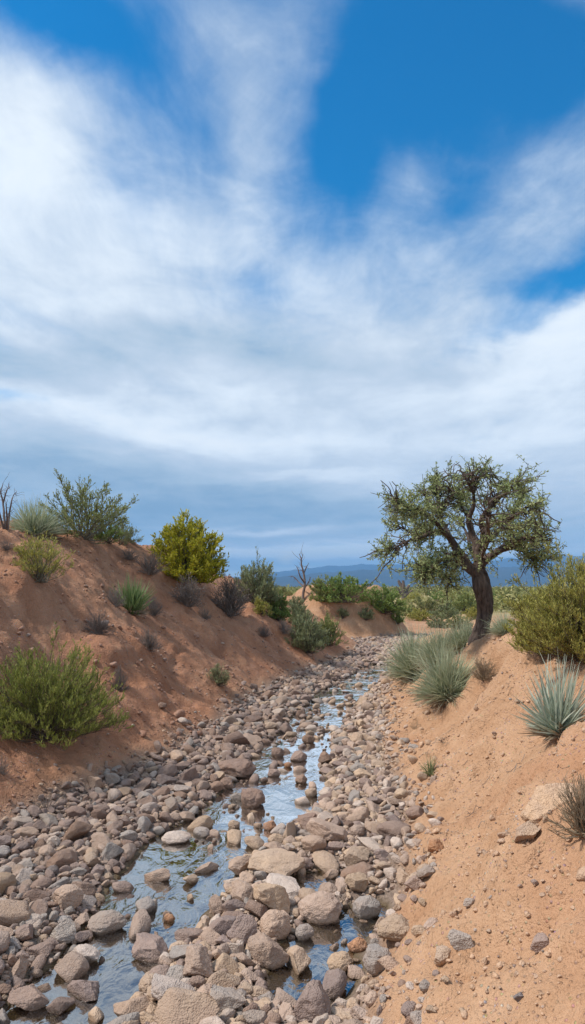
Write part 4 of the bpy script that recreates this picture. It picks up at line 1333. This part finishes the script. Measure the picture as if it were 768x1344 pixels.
w = bpy.data.worlds.new('World')
scene.world = w
w.use_nodes = True
t = NT(w.node_tree)
t.n.clear()
out = t.add('ShaderNodeOutputWorld')
STR = .10
bg = t.add('ShaderNodeBackground', ins={'Strength': STR})
t.l.new(bg.outputs[0], out.inputs['Surface'])
sky = t.add('ShaderNodeTexSky', sky_type='NISHITA', sun_disc=False, sun_elevation=R(SUN_EL), sun_rotation=R(SUN_AZ), altitude=600, air_density=1.0, dust_density=.3, ozone_density=2.5)
tc = t.add('ShaderNodeTexCoord')
sep = t.add('ShaderNodeSeparateXYZ', ins={0: tc.outputs['Generated']})
X, Y, Z = sep.outputs
az = t.math('MULTIPLY', t.math('ARCTAN2', X, Y), 180 / PI)
el = t.math('MULTIPLY', t.math('ARCSINE', Z), 180 / PI)
# a flat cloud deck seen in perspective
zz = t.math('ADD', t.math('MAXIMUM', Z, 0.0), .09)
deck = t.add('ShaderNodeCombineXYZ', ins={0: t.math('DIVIDE', X, zz), 1: t.math('DIVIDE', Y, zz), 2: 0.0}).outputs[0]
ang = t.add('ShaderNodeCombineXYZ', ins={0: az, 1: el, 2: 0.0}).outputs[0]
wn = t.noise(deck, 1.0, 8, .55, .3, 1)
warp = t.add('ShaderNodeVectorMath', operation='MULTIPLY_ADD')
t.l.new(wn, warp.inputs[0]); warp.inputs[1].default_value = (17, 12, 0); warp.inputs[2].default_value = (-8.5, -6, 0)
damp = t.add('ShaderNodeVectorMath', operation='SCALE')
t.l.new(warp.outputs[0], damp.inputs[0]); t.l.new(t.mapr(el, 2, 22, .12, 1), damp.inputs['Scale'])
wa = t.add('ShaderNodeVectorMath', operation='ADD')
t.l.new(ang, wa.inputs[0]); t.l.new(damp.outputs[0], wa.inputs[1])
WANG = wa.outputs[0]


def patches(base, lst):
    acc = base
    for (px, py, rx, ry, rot, amp) in lst:
        a, e_ = azel(px, py)
        k = math.degrees(1 / F) * math.cos(math.atan2(abs(672 - py), F)) ** 1.4
        mp = t.add('ShaderNodeMapping', vector_type='TEXTURE', ins={'Vector': WANG, 'Location': (a, e_, 0), 'Rotation': (0, 0, R(rot)), 'Scale': (rx * k, ry * k, 1)})
        dt = t.add('ShaderNodeVectorMath', operation='DOT_PRODUCT', ins={0: mp.outputs[0], 1: mp.outputs[0]})
        v = t.math('POWER', math.e, t.math('MULTIPLY', dt.outputs['Value'], -1.0))
        acc = t.math('MULTIPLY_ADD', v, amp, acc)
    return acc


def fibres(rot, sx, sy, scale, detail, rough, dist):
    m_ = t.add('ShaderNodeMapping', ins={'Vector': deck, 'Rotation': (0, 0, R(rot)), 'Scale': (sx, sy, 1)})
    return t.noise(m_.outputs[0], scale, detail, rough, dist)


n_streak = fibres(-38, 1.6, .8, 1.2, 12, .56, .9)
n_puff = t.noise(deck, 2.6, 12, .60, .5)
n_fine = fibres(28, 1.5, .8, 4.5, 12, .66, .5)
n_big = t.noise(deck, .75, 4, .5, .4)
cover = patches(.80, [
    (775, 90, 100, 90, 0, -.5), (30, 60, 110, 55, 0, -.35),
    (430, 250, 200, 90, 0, -.12), (120, 330, 200, 90, 0, .3), (740, 440, 140, 50, 14, .4),
    (20, 30, 120, 70, 0, -.5), (310, 50, 120, 120, 0, -.26), (740, 225, 120, 60, 0, -.34), (600, 300, 110, 60, 0, -.12),
    (384, 500, 620, 110, 0, .45), (384, 660, 800, 100, 0, .45), 
    (560, 40, 200, 120, 0, -1.15), (470, 160, 62, 80, 10, -.75), (720, 90, 120, 80, -10, -.75), (610, 150, 90, 60, 0, -.4),
    (90, 40, 190, 80, 0, -.58), (180, 120, 120, 50, -25, -.35), (165, 235, 75, 45, -20, -.38), (200, 40, 60, 60, 0, -.2),
    (300, 80, 50, 150, 22, .10), (400, 170, 60, 110, 20, -.22), (300, 10, 120, 40, 0, -.2), (460, 270, 170, 110, 0, -.20), (640, 215, 170, 45, 12, -.22), (110, 90, 150, 40, -28, -.25), (240, 170, 90, 60, -30, -.18), (40, 180, 60, 40, -20, .25), (745, 352, 95, 36, 8, -1.25), (655, 428, 70, 26, 14, -.6), (345, 378, 46, 28, 0, -.42), (620, 260, 170, 60, 0, -.18),
    (15, 512, 60, 9, 0, -.5), (25, 190, 70, 70, 0, .35)])
noisec = t.math('ADD', t.math('MULTIPLY', t.math('SUBTRACT', n_streak, .5), 1.25), t.math('MULTIPLY', t.math('SUBTRACT', n_puff, .5), .9))
noisec = t.math('MULTIPLY_ADD', t.math('SUBTRACT', n_fine, .5), .50, noisec)
cov = t.math('MULTIPLY_ADD', noisec, t.mapr(el, 5, 20, .3, 1), cover)
mask = t.add('ShaderNodeMapRange', interpolation_type='SMOOTHSTEP', ins={0: cov, 1: -.22, 2: 1.25}).outputs[0]
bri = patches(.57, [
    (240, 460, 160, 30, 0, -.08), (500, 480, 160, 24, 4, -.08),
    (480, 500, 300, 60, 0, .10), 
    (110, 300, 190, 80, 0, .20), (30, 175, 80, 70, 0, .22), (60, 400, 180, 30, 4, .14), (50, 470, 150, 30, 0, -.22), (430, 300, 170, 130, 0, .13),
    (390, 480, 210, 40, -4, -.22), (250, 440, 120, 26, 0, -.08), (730, 440, 120, 60, 14, .32), (600, 520, 120, 28, 10, .12), (330, 575, 170, 22, -6, .30), (100, 530, 130, 20, -4, .28),
    (660, 575, 150, 28, 6, .22), (60, 600, 210, 38, -6, -.28), (230, 640, 260, 30, -4, -.26), (560, 610, 90, 20, 0, -.12), (400, 634, 130, 8, 0, .26), (450, 676, 420, 22, 0, -.30), (100, 690, 200, 30, 0, -.34),
    (420, 706, 300, 7, 0, -.15), (440, 726, 240, 7.0, 0, 1.0), (330, 697, 90, 4.5, 0, .36), (620, 668, 120, 12, 0, .10), (500, 712, 80, 3, 0, .18), (400, 741, 400, 9, 0, -.18), (384, 757, 700, 9, 0, .55)])
bn = t.math('ADD', t.math('MULTIPLY', t.math('SUBTRACT', n_puff, .5), .62), t.math('MULTIPLY', t.math('SUBTRACT', n_streak, .5), .55))
bn = t.math('MULTIPLY_ADD', t.math('SUBTRACT', n_fine, .5), .30, bn)
bn = t.math('MULTIPLY_ADD', t.math('SUBTRACT', n_big, .5), .35, bn)
bri = t.math('MULTIPLY_ADD', bn, t.mapr(el, 4, 18, .45, 1), bri)
CG = 10.0
ccol = t.ramp(bri, [(.05, (.21, .31, .42)), (.30, (.35, .44, .53)), (.55, (.47, .54, .62)), (.80, (.64, .70, .755)), (1.0, (.73, .77, .795))])
sc = t.add('ShaderNodeVectorMath', operation='SCALE'); t.l.new(ccol, sc.inputs[0]); sc.inputs['Scale'].default_value = CG
# a small warm cloud low over the hills
warm = patches(0.0, [(420, 756, 480, 8, 0, .5), (440, 727, 200, 5, 0, .35), (376, 735, 14, 5, 10, .9), (382, 730, 8, 4, 0, .5)])
c2 = t.mix(t.math('MULTIPLY', warm, .8, clamp=True), sc.outputs[0], (.86 * CG, .80 * CG, .62 * CG))
hsv = t.add('ShaderNodeHueSaturation', ins={'Hue': .5, 'Saturation': 1.25, 'Value': 1.0, 'Color': sky.outputs[0]})
skyc = t.mix(1.0, hsv.outputs[0], (.03, 1.10, 1.25), 'MULTIPLY')
t.l.new(t.mix(t.math('MULTIPLY', mask, .97), skyc, c2), bg.inputs['Color'])

# ------------------------------------------------------------------ picture settings
scene.render.engine = 'CYCLES'
scene.cycles.use_denoising = True
scene.cycles.max_bounces = 6
scene.cycles.diffuse_bounces = 3
scene.cycles.glossy_bounces = 2
scene.cycles.transparent_max_bounces = 8
scene.cycles.volume_bounces = 0
scene.view_settings.view_transform = 'Standard'
scene.view_settings.look = 'None'
scene.view_settings.gamma = 1
scene.view_settings.exposure = 0.52
